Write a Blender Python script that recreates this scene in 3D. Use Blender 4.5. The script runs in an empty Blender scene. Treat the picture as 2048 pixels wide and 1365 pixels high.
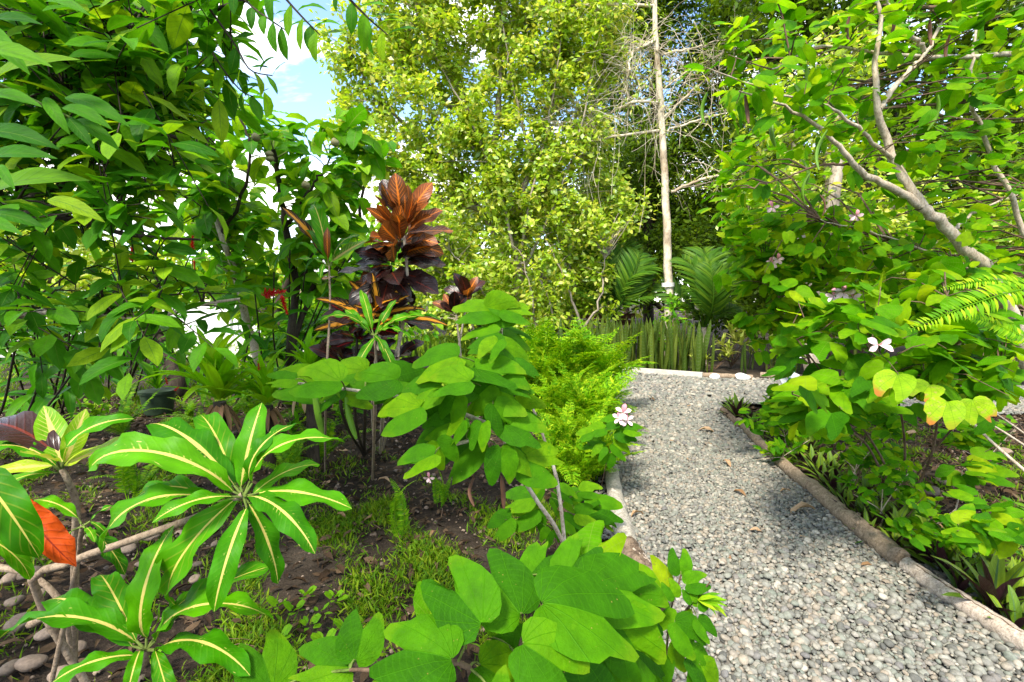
import bpy, math
import numpy as np
from mathutils import Vector, Matrix
from mathutils.geometry import tessellate_polygon

# ------------------------------------------------------------------ camera, sky, sun, exposure
SC = bpy.context.scene
COL = SC.collection
H, FPX = 1.5, 2048 * 17.0 / 36.0
PITCH = math.atan(82.5 / FPX)
cam_d = bpy.data.cameras.new('camera'); cam_d.lens = 17.0; cam_d.sensor_width = 36.0
cam_d.clip_start = 0.02; cam_d.clip_end = 2000
cam = bpy.data.objects.new('camera', cam_d); COL.objects.link(cam)
cam.location = (0, 0, H); cam.rotation_euler = (math.pi / 2 - PITCH, 0, 0)
SC.camera = cam

TO_SUN = Vector((-0.27, -0.56, 0.78)).normalized()
SUN_EL = math.asin(TO_SUN.z); SUN_AZ = math.atan2(TO_SUN.x, TO_SUN.y)
world = bpy.data.worlds.new('World'); SC.world = world; world.use_nodes = True
wn, wl = world.node_tree.nodes, world.node_tree.links
wn.clear()
w_out = wn.new('ShaderNodeOutputWorld'); w_bg = wn.new('ShaderNodeBackground')
w_sky = wn.new('ShaderNodeTexSky'); w_sky.sky_type = 'NISHITA'; w_sky.sun_disc = False
w_sky.sun_elevation = SUN_EL; w_sky.sun_rotation = SUN_AZ; w_sky.air_density = 1.0; w_sky.dust_density = 0.25; w_sky.ozone_density = 2.5
w_tc = wn.new('ShaderNodeTexCoord'); w_map = wn.new('ShaderNodeMapping'); w_map.inputs['Scale'].default_value = (1.0, 1.0, 2.2)
w_map.inputs['Location'].default_value = (4.56, -2.9232, 3.2844)
w_ns = wn.new('ShaderNodeTexNoise'); w_ns.inputs['Scale'].default_value = 3.2; w_ns.inputs['Detail'].default_value = 7.0
w_ns.inputs['Roughness'].default_value = 0.55; w_ns.inputs['Distortion'].default_value = 0.4
w_rp = wn.new('ShaderNodeValToRGB'); w_rp.color_ramp.elements[0].position = 0.47; w_rp.color_ramp.elements[1].position = 0.60
w_rp.color_ramp.elements[0].color = (0.0, 0.0, 0.0, 1)
w_mx = wn.new('ShaderNodeMix'); w_mx.data_type = 'RGBA'
w_mx.inputs[7].default_value = (6.6, 6.4, 6.1, 1)
wl.new(w_tc.outputs['Generated'], w_map.inputs['Vector']); wl.new(w_map.outputs[0], w_ns.inputs['Vector'])
wl.new(w_ns.outputs[0], w_rp.inputs[0]); wl.new(w_rp.outputs[0], w_mx.inputs[0]); wl.new(w_sky.outputs[0], w_mx.inputs[6])
wl.new(w_mx.outputs[2], w_bg.inputs['Color']); w_bg.inputs['Strength'].default_value = 0.14
wl.new(w_bg.outputs[0], w_out.inputs['Surface'])
sun_d = bpy.data.lights.new('sun', 'SUN'); sun_d.energy = 2.6; sun_d.angle = math.radians(11.0); sun_d.color = (1.0, 0.93, 0.80)
sun = bpy.data.objects.new('sun', sun_d); COL.objects.link(sun)
sun.rotation_euler = (-TO_SUN).to_track_quat('-Z', 'Y').to_euler(); sun.location = (0, 0, 20)
SC.view_settings.view_transform = 'Standard'; SC.view_settings.look = 'None'
SC.view_settings.exposure = 1.82; SC.view_settings.gamma = 1.0; SC.view_settings.use_curve_mapping = False
SC.render.engine = 'CYCLES'
SC.cycles.max_bounces = 4; SC.cycles.diffuse_bounces = 3; SC.cycles.glossy_bounces = 2; SC.cycles.transmission_bounces = 2
SC.cycles.caustics_reflective = False; SC.cycles.caustics_refractive = False
SC.cycles.sample_clamp_indirect = 6.0
SC.cycles.use_denoising = True

# ------------------------------------------------------------------ geometry helpers
rng = np.random.default_rng(11)
CAMP = np.array((0.0, 0.0, H))
_c, _s = math.cos(PITCH), math.sin(PITCH)
UP = np.array((0.0, 0.0, 1.0))

def ray(px, py):
    u, v = (px - 1024.0) / FPX, (682.5 - py) / FPX
    return np.array((u, _c + v * _s, -_s + v * _c))
def P(px, py, Y):
    d = ray(px, py); return CAMP + d * (Y / d[1])
def G(px, py, z=0.0):
    d = ray(px, py); return CAMP + d * ((z - H) / d[2])
def project(A):
    A = np.atleast_2d(A) - CAMP
    f = A[:, 1] * _c - A[:, 2] * _s; v = A[:, 1] * _s + A[:, 2] * _c
    f = np.where(f < 0.05, 0.05, f)
    return 1024 + A[:, 0] / f * FPX, 682.5 - v / f * FPX, f
def unit(a):
    a = np.asarray(a, float); return a / np.maximum(np.linalg.norm(a, axis=-1, keepdims=True), 1e-9)
def frames(D, N):
    y = unit(D); x = np.cross(y, N)
    bad = np.linalg.norm(x, axis=-1) < 1e-4
    if np.any(bad): x[bad] = np.cross(y[bad], np.array((0.3, 0.9, 0.2)))
    x = unit(x); z = np.cross(x, y)
    return np.stack([x, y, z], axis=-1)
def spline(pts, n):
    p = np.asarray(pts, float)
    if len(p) == 2: return p[0] + (p[1] - p[0]) * np.linspace(0, 1, n)[:, None]
    q = np.vstack([2 * p[0] - p[1], p, 2 * p[-1] - p[-2]]); out = []
    for t in np.linspace(0, len(p) - 1 - 1e-6, n):
        i = int(t); u = t - i; a, b, c, d = q[i:i + 4]
        out.append(0.5 * (2 * b + (c - a) * u + (2 * a - 5 * b + 4 * c - d) * u * u + (3 * b - a - 3 * c + d) * u ** 3))
    return np.array(out)
def mk(name, V, F, UV, mat, smooth=True):
    me = bpy.data.meshes.new(name); V = np.ascontiguousarray(V, dtype=np.float32); F = np.ascontiguousarray(F, dtype=np.int32)
    m, k = F.shape
    me.vertices.add(len(V)); me.vertices.foreach_set('co', V.ravel())
    me.loops.add(m * k); me.loops.foreach_set('vertex_index', F.ravel())
    me.polygons.add(m); me.polygons.foreach_set('loop_start', np.arange(m, dtype=np.int32) * k)
    me.polygons.foreach_set('loop_total', np.full(m, k, dtype=np.int32))
    me.polygons.foreach_set('use_smooth', np.full(m, smooth, dtype=bool))
    if UV is not None:
        l = me.uv_layers.new(name='UVMap'); l.data.foreach_set('uv', np.ascontiguousarray(np.asarray(UV, dtype=np.float32)[F.ravel()]).ravel())
    me.update(calc_edges=True)
    if mat: me.materials.append(mat)
    return me
def cat(geos):
    Vs, Fs, Us, o = [], [], [], 0
    for V, F, U in geos:
        Vs.append(V); Fs.append(F + o); Us.append(U); o += len(V)
    return np.vstack(Vs), np.vstack(Fs), np.vstack(Us)
def tube(pts, rad, sides=6, cap=False, rough=0.0):
    p = np.asarray(pts, float); n = len(p); r = np.broadcast_to(np.asarray(rad, float), (n,)).copy()
    t = unit(np.gradient(p, axis=0)); a = np.cross(t[0], (0.13, 0.27, 0.95))
    if np.linalg.norm(a) < 0.05: a = np.cross(t[0], (1, 0, 0))
    A = [unit(a)]
    for i in range(1, n):
        v = A[-1] - t[i] * np.dot(A[-1], t[i]); A.append(unit(v))
    A = np.array(A); B = np.cross(t, A); th = np.arange(sides) / sides * 2 * np.pi
    rr = r[:, None] * (1 + (rng.uniform(-rough, rough, (n, sides)) if rough else 0))
    V = p[:, None, :] + A[:, None, :] * (np.cos(th)[None, :, None] * rr[:, :, None]) + B[:, None, :] * (np.sin(th)[None, :, None] * rr[:, :, None])
    L = np.concatenate([[0], np.cumsum(np.linalg.norm(np.diff(p, axis=0), axis=1))])
    U = np.stack(np.broadcast_arrays(th[None, :] / 6.283, L[:, None]), -1)
    i, j = np.meshgrid(np.arange(n - 1), np.arange(sides), indexing='ij'); j2 = (j + 1) % sides
    F = np.stack([i * sides + j, i * sides + j2, (i + 1) * sides + j2, (i + 1) * sides + j], -1).reshape(-1, 4)
    V = V.reshape(-1, 3); U = U.reshape(-1, 2)
    if cap:
        for ring, c, fl in ((V[:sides], p[0], 1), (V[-sides:], p[-1], 0)):
            o = len(V); inner = c + (ring - c) * 0.3
            V = np.vstack([V, ring, inner, c[None]]); U = np.vstack([U, np.full((2 * sides + 1, 2), -1.0)])
            k = np.arange(sides); k2 = (k + 1) % sides
            f1 = np.stack([o + k, o + k2, o + sides + k2, o + sides + k], -1)
            f2 = np.stack([o + sides + k, o + sides + k2, np.full(sides, o + 2 * sides), np.full(sides, o + 2 * sides)], -1)[:0]
            idx = o + sides + np.arange(sides)
            f2 = np.array([[idx[0], idx[q], idx[q + 1], idx[q + 2]] for q in range(1, sides - 2, 2)])
            f = np.vstack([f1, f2]); F = np.vstack([F, f if not fl else f[:, ::-1]])
    return V, F, U
def box(lo, hi):
    lo, hi = np.asarray(lo, float), np.asarray(hi, float)
    V = np.array([[(lo, hi)[i][0], (lo, hi)[j][1], (lo, hi)[k][2]] for i in (0, 1) for j in (0, 1) for k in (0, 1)])
    F = np.array([[0, 1, 3, 2], [4, 6, 7, 5], [0, 4, 5, 1], [2, 3, 7, 6], [0, 2, 6, 4], [1, 5, 7, 3]])
    return V, F, V[:, :2].copy()
def rot_geo(g, M3, off=(0, 0, 0)):
    V, F, U = g; return V @ np.asarray(M3, float).T + np.asarray(off, float), F, U

def leaf_geo(W=0.4, prof=(1.0, 0.8), rows=8, cols=2, droop=0.8, fold=0.25, wave=0.0, freq=3.0, ph=0.0, twist=0.0, minw=0.03):
    """leaf with its chord along +Y (length 1), arched upward (+Z); UV = (across, along)"""
    t = np.linspace(0, 1, rows); a = droop * (0.5 - t)
    dy, dz = np.cos(a), np.sin(a)
    y = np.concatenate([[0], np.cumsum((dy[1:] + dy[:-1]) / 2)]) / (rows - 1); z = np.concatenate([[0], np.cumsum((dz[1:] + dz[:-1]) / 2)]) / (rows - 1)
    L = math.hypot(y[-1], z[-1]); y, z = y / L, z / L
    hw = W / 2 * np.maximum(np.sin(np.pi * np.clip(t, 0, 1) ** prof[0]) ** prof[1], minw)
    s = np.linspace(-1, 1, int(2 * cols + 1))
    S, T = np.meshgrid(s, t); HW = np.broadcast_to(hw[:, None], S.shape)
    tw = twist * (T - 0.3)
    lx = S * HW * math.cos(fold); lz = np.abs(S) * HW * math.sin(fold)
    lz = lz + wave * W * S ** 2 * np.sin(freq * 2 * np.pi * T + ph + (S > 0) * 1.7) * np.sin(np.pi * T) ** 0.4
    X = lx * np.cos(tw) - lz * np.sin(tw); Z = lx * np.sin(tw) + lz * np.cos(tw)
    V = np.stack([X, np.broadcast_to(y[:, None], X.shape) + Z * np.sin(a)[:, None] * -1, z[:, None] + Z * np.cos(a)[:, None]], -1).reshape(-1, 3)
    U = np.stack([S * 0.5 + 0.5, T], -1).reshape(-1, 2)
    c = int(2 * cols + 1); i, j = np.meshgrid(np.arange(rows - 1), np.arange(c - 1), indexing='ij')
    F = np.stack([i * c + j, i * c + j + 1, (i + 1) * c + j + 1, (i + 1) * c + j], -1).reshape(-1, 4)
    return V, F, U

_BO = np.array([(0, 0), (.10, -.08), (.24, -.11), (.38, -.04), (.49, .13), (.535, .34), (.52, .56), (.44, .78), (.345, .94), (.25, .99), (.165, .93), (.085, .78), (0, .62)])
def bauhinia_geo(fold=0.2, droop=0.5, cup=0.1, seed=0, point=0.0, lo=False, notch=0.70):
    r = np.random.default_rng(seed)
    O = _BO.copy()
    O[-1, 1] = notch; O[-2, 1] = notch + 0.15
    O[8:10, 1] += point; O[8:10, 0] += point * 0.3
    if lo: O = O[[0, 2, 4, 6, 8, 10, 12]]
    n = len(O); ss = (0, 0.5, 1.0) if not lo else (0, 1.0); gs = []
    for sd in (1, -1):
        o = O + r.normal(0, 0.012, O.shape) * (np.arange(n)[:, None] % (n - 1) > 0)
        if not lo and r.random() < .45:
            kb = int(r.integers(4, n - 3)); o[kb] *= r.uniform(.78, .92)
        mid = np.stack([np.zeros(n), np.linspace(0, notch, n)], -1)
        V, U = [], []
        for s in ss:
            q = mid + (o - mid) * s
            x, y = q[:, 0], q[:, 1]
            z = np.abs(x) * math.tan(fold) - cup * 2.2 * np.abs(x) ** 2 - droop * 0.5 * np.maximum(y, 0) ** 2 + 0.032 * np.sin(8 * x + 6 * y + seed) * (s > 0) + 0.012 * np.sin(19 * y + 5 * x + 2 * seed) * (s > .7)
            V.append(np.stack([x * sd, y, z], -1)); U.append(np.stack([x * sd + 0.5, y], -1))
        V = np.vstack(V); U = np.vstack(U); F = []
        for k in range(len(ss) - 1):
            for i in range(n - 1):
                f = [k * n + i, (k + 1) * n + i, (k + 1) * n + i + 1, k * n + i + 1]
                F.append(f if sd > 0 else f[::-1])
        gs.append((V, np.array(F), U))
    V, F, U = cat(gs)
    e = np.array((0, 1.0, -droop * 0.45)); e /= np.linalg.norm(e)
    R = np.array([[1, 0, 0], [0, e[1], e[2]], [0, -e[2], e[1]]])
    return V @ R.T, F, U

_t = (1 + 5 ** .5) / 2
_IV = unit(np.array([(-1, _t, 0), (1, _t, 0), (-1, -_t, 0), (1, -_t, 0), (0, -1, _t), (0, 1, _t), (0, -1, -_t), (0, 1, -_t), (_t, 0, -1), (_t, 0, 1), (-_t, 0, -1), (-_t, 0, 1)]))
_IF = np.array([(0, 11, 5), (0, 5, 1), (0, 1, 7), (0, 7, 10), (0, 10, 11), (1, 5, 9), (5, 11, 4), (11, 10, 2), (10, 7, 6), (7, 1, 8), (3, 9, 4), (3, 4, 2), (3, 2, 6), (3, 6, 8), (3, 8, 9), (4, 9, 5), (2, 4, 11), (6, 2, 10), (8, 6, 7), (9, 8, 1)])
def ico(sub=1):
    V, F = [tuple(v) for v in _IV], _IF
    for _ in range(sub):
        V = list(V); mp = {}; nf = []
        def md(a, b):
            k = (min(a, b), max(a, b))
            if k not in mp:
                mp[k] = len(V); V.append(tuple(unit(np.array(V[a]) + np.array(V[b]))))
            return mp[k]
        for a, b, c in F:
            x, y, z = md(a, b), md(b, c), md(c, a); nf += [(a, x, z), (b, y, x), (c, z, y), (x, y, z)]
        F = np.array(nf)
    return np.array(V), np.array(F)
def stone_geo(seed, sub=1, flat=0.6, rough=0.16, half=False):
    r = np.random.default_rng(seed); V, F = ico(sub)
    for _ in range(5):
        d = unit(r.normal(size=3)); k = V @ d; V = V + d * (np.sign(k) * np.abs(k) ** 2)[:, None] * r.uniform(-rough, rough)
        h = r.uniform(0.62, 0.9); k = V @ d; V = V - d * (np.maximum(k - h, 0) * 0.75)[:, None]
    V = V * np.array((1.0, r.uniform(.65, .95), flat * r.uniform(.8, 1.15)))
    if half: F = F[V[F].mean(1)[:, 2] > -.30 * flat]      # the buried underside
    return V, F, V[:, :2].copy()

def scatter(geos, R, T, S, name, mat, smooth=True):
    return mk(name, *scatter_raw(geos, R, T, S), mat, smooth)
def scatter_raw(geos, R, T, S):
    """many copies of a few shapes joined into one mesh: R (N,3,3), T (N,3), S (N,) or (N,3)"""
    N = len(T); S = np.asarray(S, float); S = np.repeat(S[:, None], 3, 1) if S.ndim == 1 else S
    pick = rng.integers(0, len(geos), N); Vs, Fs, Us, o = [], [], [], 0
    for g, (V, F, U) in enumerate(geos):
        ix = np.where(pick == g)[0]
        if not len(ix): continue
        X = np.einsum('nij,nvj->nvi', R[ix], V[None] * S[ix][:, None, :]) + T[ix][:, None, :]
        n, v = X.shape[:2]
        Vs.append(X.reshape(-1, 3)); Fs.append((F[None] + (np.arange(n) * v)[:, None, None] + o).reshape(-1, F.shape[1])); Us.append(np.tile(U, (n, 1))); o += n * v
    return np.vstack(Vs), np.vstack(Fs), np.vstack(Us)

_ORD = 'first second third fourth fifth sixth seventh eighth ninth tenth eleventh twelfth thirteenth fourteenth fifteenth sixteenth seventeenth eighteenth nineteenth twentieth'.split()
_TEN = {2: 'twenty', 3: 'thirty', 4: 'forty'}
def ordinal(n):
    if n <= 20: return _ORD[n - 1]
    return {30: 'thirtieth', 40: 'fortieth'}.get(n) or _TEN[n // 10] + '-' + _ORD[n % 10 - 1]
def rank_labels(objs, fmt):
    """tell alike things apart by how near they lie to the camera"""
    objs = sorted(objs, key=lambda o: (o.matrix_basis.translation - Vector((0, 0, H))).length)
    for i, o in enumerate(objs): o['label'] = fmt % ('nearest' if i == 0 else ordinal(i + 1) + ' nearest')
# ------------------------------------------------------------------ object helpers
WM = {}
def thing(name, label, cat_, loc, group=None):
    o = bpy.data.objects.new(name, None); COL.objects.link(o); o.empty_display_size = 0.1
    o.location = Vector(loc); WM[o] = Matrix.Translation(Vector(loc))
    o['label'] = label; o['category'] = cat_
    if group: o['group'] = group
    return o
def solo(name, me, label, cat_, group=None, world=None, kind=None):
    o = bpy.data.objects.new(name, me); COL.objects.link(o)
    WM[o] = world or Matrix.Identity(4); o.matrix_basis = WM[o]
    if label: o['label'] = label
    if cat_: o['category'] = cat_
    if group: o['group'] = group
    if kind: o['kind'] = kind
    return o
def part(name, me, parent, world=None, kind=None, label=None):
    o = bpy.data.objects.new(name, me); COL.objects.link(o); o.parent = parent
    w = world or Matrix.Identity(4); WM[o] = w
    if name in ('twigs', 'petioles', 'hanging_vines'): kind = 'stuff'
    o.matrix_basis = WM[parent].inverted() @ w
    if kind: o['kind'] = kind
    if label: o['label'] = label
    return o
def M4(R, T, s=1.0):
    s = (s, s, s) if np.isscalar(s) else s
    return Matrix(((R[0][0] * s[0], R[0][1] * s[1], R[0][2] * s[2], T[0]), (R[1][0] * s[0], R[1][1] * s[1], R[1][2] * s[2], T[1]), (R[2][0] * s[0], R[2][1] * s[1], R[2][2] * s[2], T[2]), (0, 0, 0, 1)))
def pick(l): return l[int(rng.integers(len(l)))]
def put_leaf(plant, meshes, p0, p1, nrm=None, wid=1.0, name='leaf', label=None):
    p0, p1 = np.asarray(p0, float), np.asarray(p1, float)
    if nrm is None: nrm = 0.75 * UP + 0.5 * unit(CAMP - p0) + rng.normal(0, .12, 3)
    R = frames((p1 - p0)[None], np.asarray(nrm, float)[None])[0]; L = float(np.linalg.norm(p1 - p0))
    return part(name, pick(meshes) if isinstance(meshes, list) else meshes, plant, M4(R, p0, (L * wid, L, L * 0.5 * (1 + wid))), label=label)
def stemmesh(name, lines, mat, sides=6, rough=0.0):
    return mk(name, *cat([tube(p, r, sides, rough=rough) for p, r in lines]), mat)
def taper(a, b, n): return np.linspace(a, b, n)
def inpoly(x, y, poly):
    poly = np.asarray(poly, float); inside = np.zeros(len(x), bool); j = len(poly) - 1
    for i in range(len(poly)):
        xi, yi, xj, yj = *poly[i], *poly[j]
        c = ((yi > y) != (yj > y)) & (x < (xj - xi) * (y - yi) / (yj - yi + 1e-12) + xi); inside ^= c; j = i
    return inside
def fill(poly, n, Y0, Y1, bias=1.0):
    """n points in the volume seen through a pixel outline between two depths"""
    poly = np.asarray(poly, float); lo, hi = poly.min(0), poly.max(0); out = []
    while len(out) < n:
        q = rng.uniform(lo, hi, (n * 2, 2)); q = q[inpoly(q[:, 0], q[:, 1], poly)]
        out += [P(a, b, Y0 + (Y1 - Y0) * rng.random() ** bias) for a, b in q]
    return np.array(out[:n])

def leafy(centers, nodes, k, size, spread, nb=(0, 0, 1), droop=0.25, nj=0.45, along=0.6, twig=0.004, sides=4, lift=0.12):
    """twigs from the nearest limb node to every centre, with k leaves along each twig"""
    nodes = np.asarray(nodes); tw, PP, DD, NN, SS = [], [], [], [], []
    for c in centers:
        d = np.linalg.norm(nodes - c, axis=1) + 0.7 * np.maximum(nodes[:, 2] - c[2], 0)
        a = nodes[int(np.argmin(d))]; L = np.linalg.norm(c - a) + 1e-6
        m = (a + c) / 2 + rng.normal(0, .08, 3) * L + UP * lift * L
        line = spline([a, m, c], 4); tw.append((line, taper(min(twig * (1 + L), 0.02), twig * .5, 4)))
        td = unit(c - m); t = 1 - along * rng.random(k) ** 1.2 * min(1.0, 0.45 / L)
        pos = a + (c - a) * t[:, None] + (m - (a + c) / 2) * (4 * t * (1 - t))[:, None] + rng.normal(0, spread, (k, 3))
        rd = rng.normal(0, 1, (k, 3)); rd[:, 2] *= 0.45
        D = unit(td * 0.55 + unit(rd) * 0.85 - UP * droop)
        PP.append(pos); DD.append(D); NN.append(np.asarray(nb, float) + rng.normal(0, nj * .6, 3) + rng.normal(0, nj * .75, (k, 3))); SS.append(rng.uniform(size[0], size[1], k))
    return np.vstack(PP), np.vstack(DD), np.vstack(NN), np.concatenate(SS), tw

def foliate(plant, PP, DD, NN, SS, meshes, lo, mat, maxparts=300, wid=1.0, mindist=0.5, rest='foliage', keep=None):
    """the leaves that show largest become parts, the rest one joined part"""
    ok = np.linalg.norm(PP - CAMP, axis=1) > mindist
    if keep is not None: ok &= keep(PP)
    PP, DD, NN, SS = PP[ok], DD[ok], NN[ok], SS[ok]
    x, y, f = project(PP); vis = (x > -60) & (x < 2108) & (y > -60) & (y < 1425) & (PP[:, 1] > 0.2)
    score = np.where(vis, SS / f, SS / f * 1e-3); order = np.argsort(-score)
    R = frames(DD, NN); big, small = order[:maxparts], order[maxparts:]
    big = [i for i in big if vis[i]] if maxparts else []
    rest_ix = np.array([i for i in order if i not in set(big)], int)
    for i in big:
        part('leaf', pick(meshes), plant, M4(R[i], PP[i], (SS[i] * wid, SS[i], SS[i])))
    if len(rest_ix):
        me = scatter(lo, R[rest_ix], PP[rest_ix], np.stack([SS[rest_ix] * wid, SS[rest_ix], SS[rest_ix]], -1), rest, mat)
        part(rest, me, plant, kind='stuff')

# ------------------------------------------------------------------ materials
class NT:
    def __init__(s, name):
        s.m = bpy.data.materials.new(name); s.m.use_nodes = True; s.t = s.m.node_tree; s.t.nodes.clear()
        s.out = s.t.nodes.new('ShaderNodeOutputMaterial')
    def n(s, ty, **kw):
        n = s.t.nodes.new('ShaderNode' + ty)
        for k, v in kw.items(): setattr(n, k, v)
        return n
    def set(s, sock, v):
        if v is None: return
        if hasattr(v, 'links'): s.t.links.new(v, sock)
        elif isinstance(v, (tuple, list)): sock.default_value = tuple(v) + ((1.0,) if len(v) == 3 and sock.type == 'RGBA' else ())
        else: sock.default_value = v
    def math(s, op, a, b=None, c=None, clamp=False):
        n = s.n('Math', operation=op, use_clamp=clamp); s.set(n.inputs[0], a); s.set(n.inputs[1], b); s.set(n.inputs[2], c); return n.outputs[0]
    def mix(s, f, a, b, mode='MIX'):
        n = s.n('Mix', data_type='RGBA', blend_type=mode); s.set(n.inputs[0], f); s.set(n.inputs[6], a); s.set(n.inputs[7], b); return n.outputs[2]
    def step(s, v, a, b):
        n = s.n('MapRange', interpolation_type='SMOOTHSTEP'); s.set(n.inputs[0], v); s.set(n.inputs[1], a); s.set(n.inputs[2], b); n.inputs[3].default_value = 0; n.inputs[4].default_value = 1; return n.outputs[0]
    def ramp(s, f, cols, interp='LINEAR'):
        n = s.n('ValToRGB'); e = n.color_ramp.elements; n.color_ramp.interpolation = interp
        while len(e) < len(cols): e.new(0.5)
        for i, c in enumerate(cols):
            e[i].position = c[0]; e[i].color = tuple(c[1]) + (1,)
        s.set(n.inputs[0], f); return n.outputs[0]
    def noise(s, vec, scale, detail=3.0, rough=0.55, dim='3D', w=None):
        n = s.n('TexNoise', noise_dimensions=dim); s.set(n.inputs['Vector'], vec); n.inputs['Scale'].default_value = scale
        n.inputs['Detail'].default_value = detail; n.inputs['Roughness'].default_value = rough
        if w is not None: s.set(n.inputs['W'], w)
        return n.outputs[0]
    def bump(s, h, strength=0.5, dist=0.02):
        n = s.n('Bump'); n.inputs['Strength'].default_value = strength; n.inputs['Distance'].default_value = dist; s.set(n.inputs['Height'], h); return n.outputs[0]
    def bsdf(s, col, rough=0.6, spec=0.3, nrm=None):
        n = s.n('BsdfPrincipled'); s.set(n.inputs['Base Color'], col); s.set(n.inputs['Roughness'], rough); n.inputs['Specular IOR Level'].default_value = spec
        if nrm is not None: s.set(n.inputs['Normal'], nrm)
        return n.outputs[0]
    def rnd(s):
        o = s.n('ObjectInfo'); g = s.n('NewGeometry')
        return s.math('FRACT', s.math('ADD', o.outputs['Random'], g.outputs['Random Per Island']))
    def done(s, sh): s.set(s.out.inputs['Surface'], sh); return s.m

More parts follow.
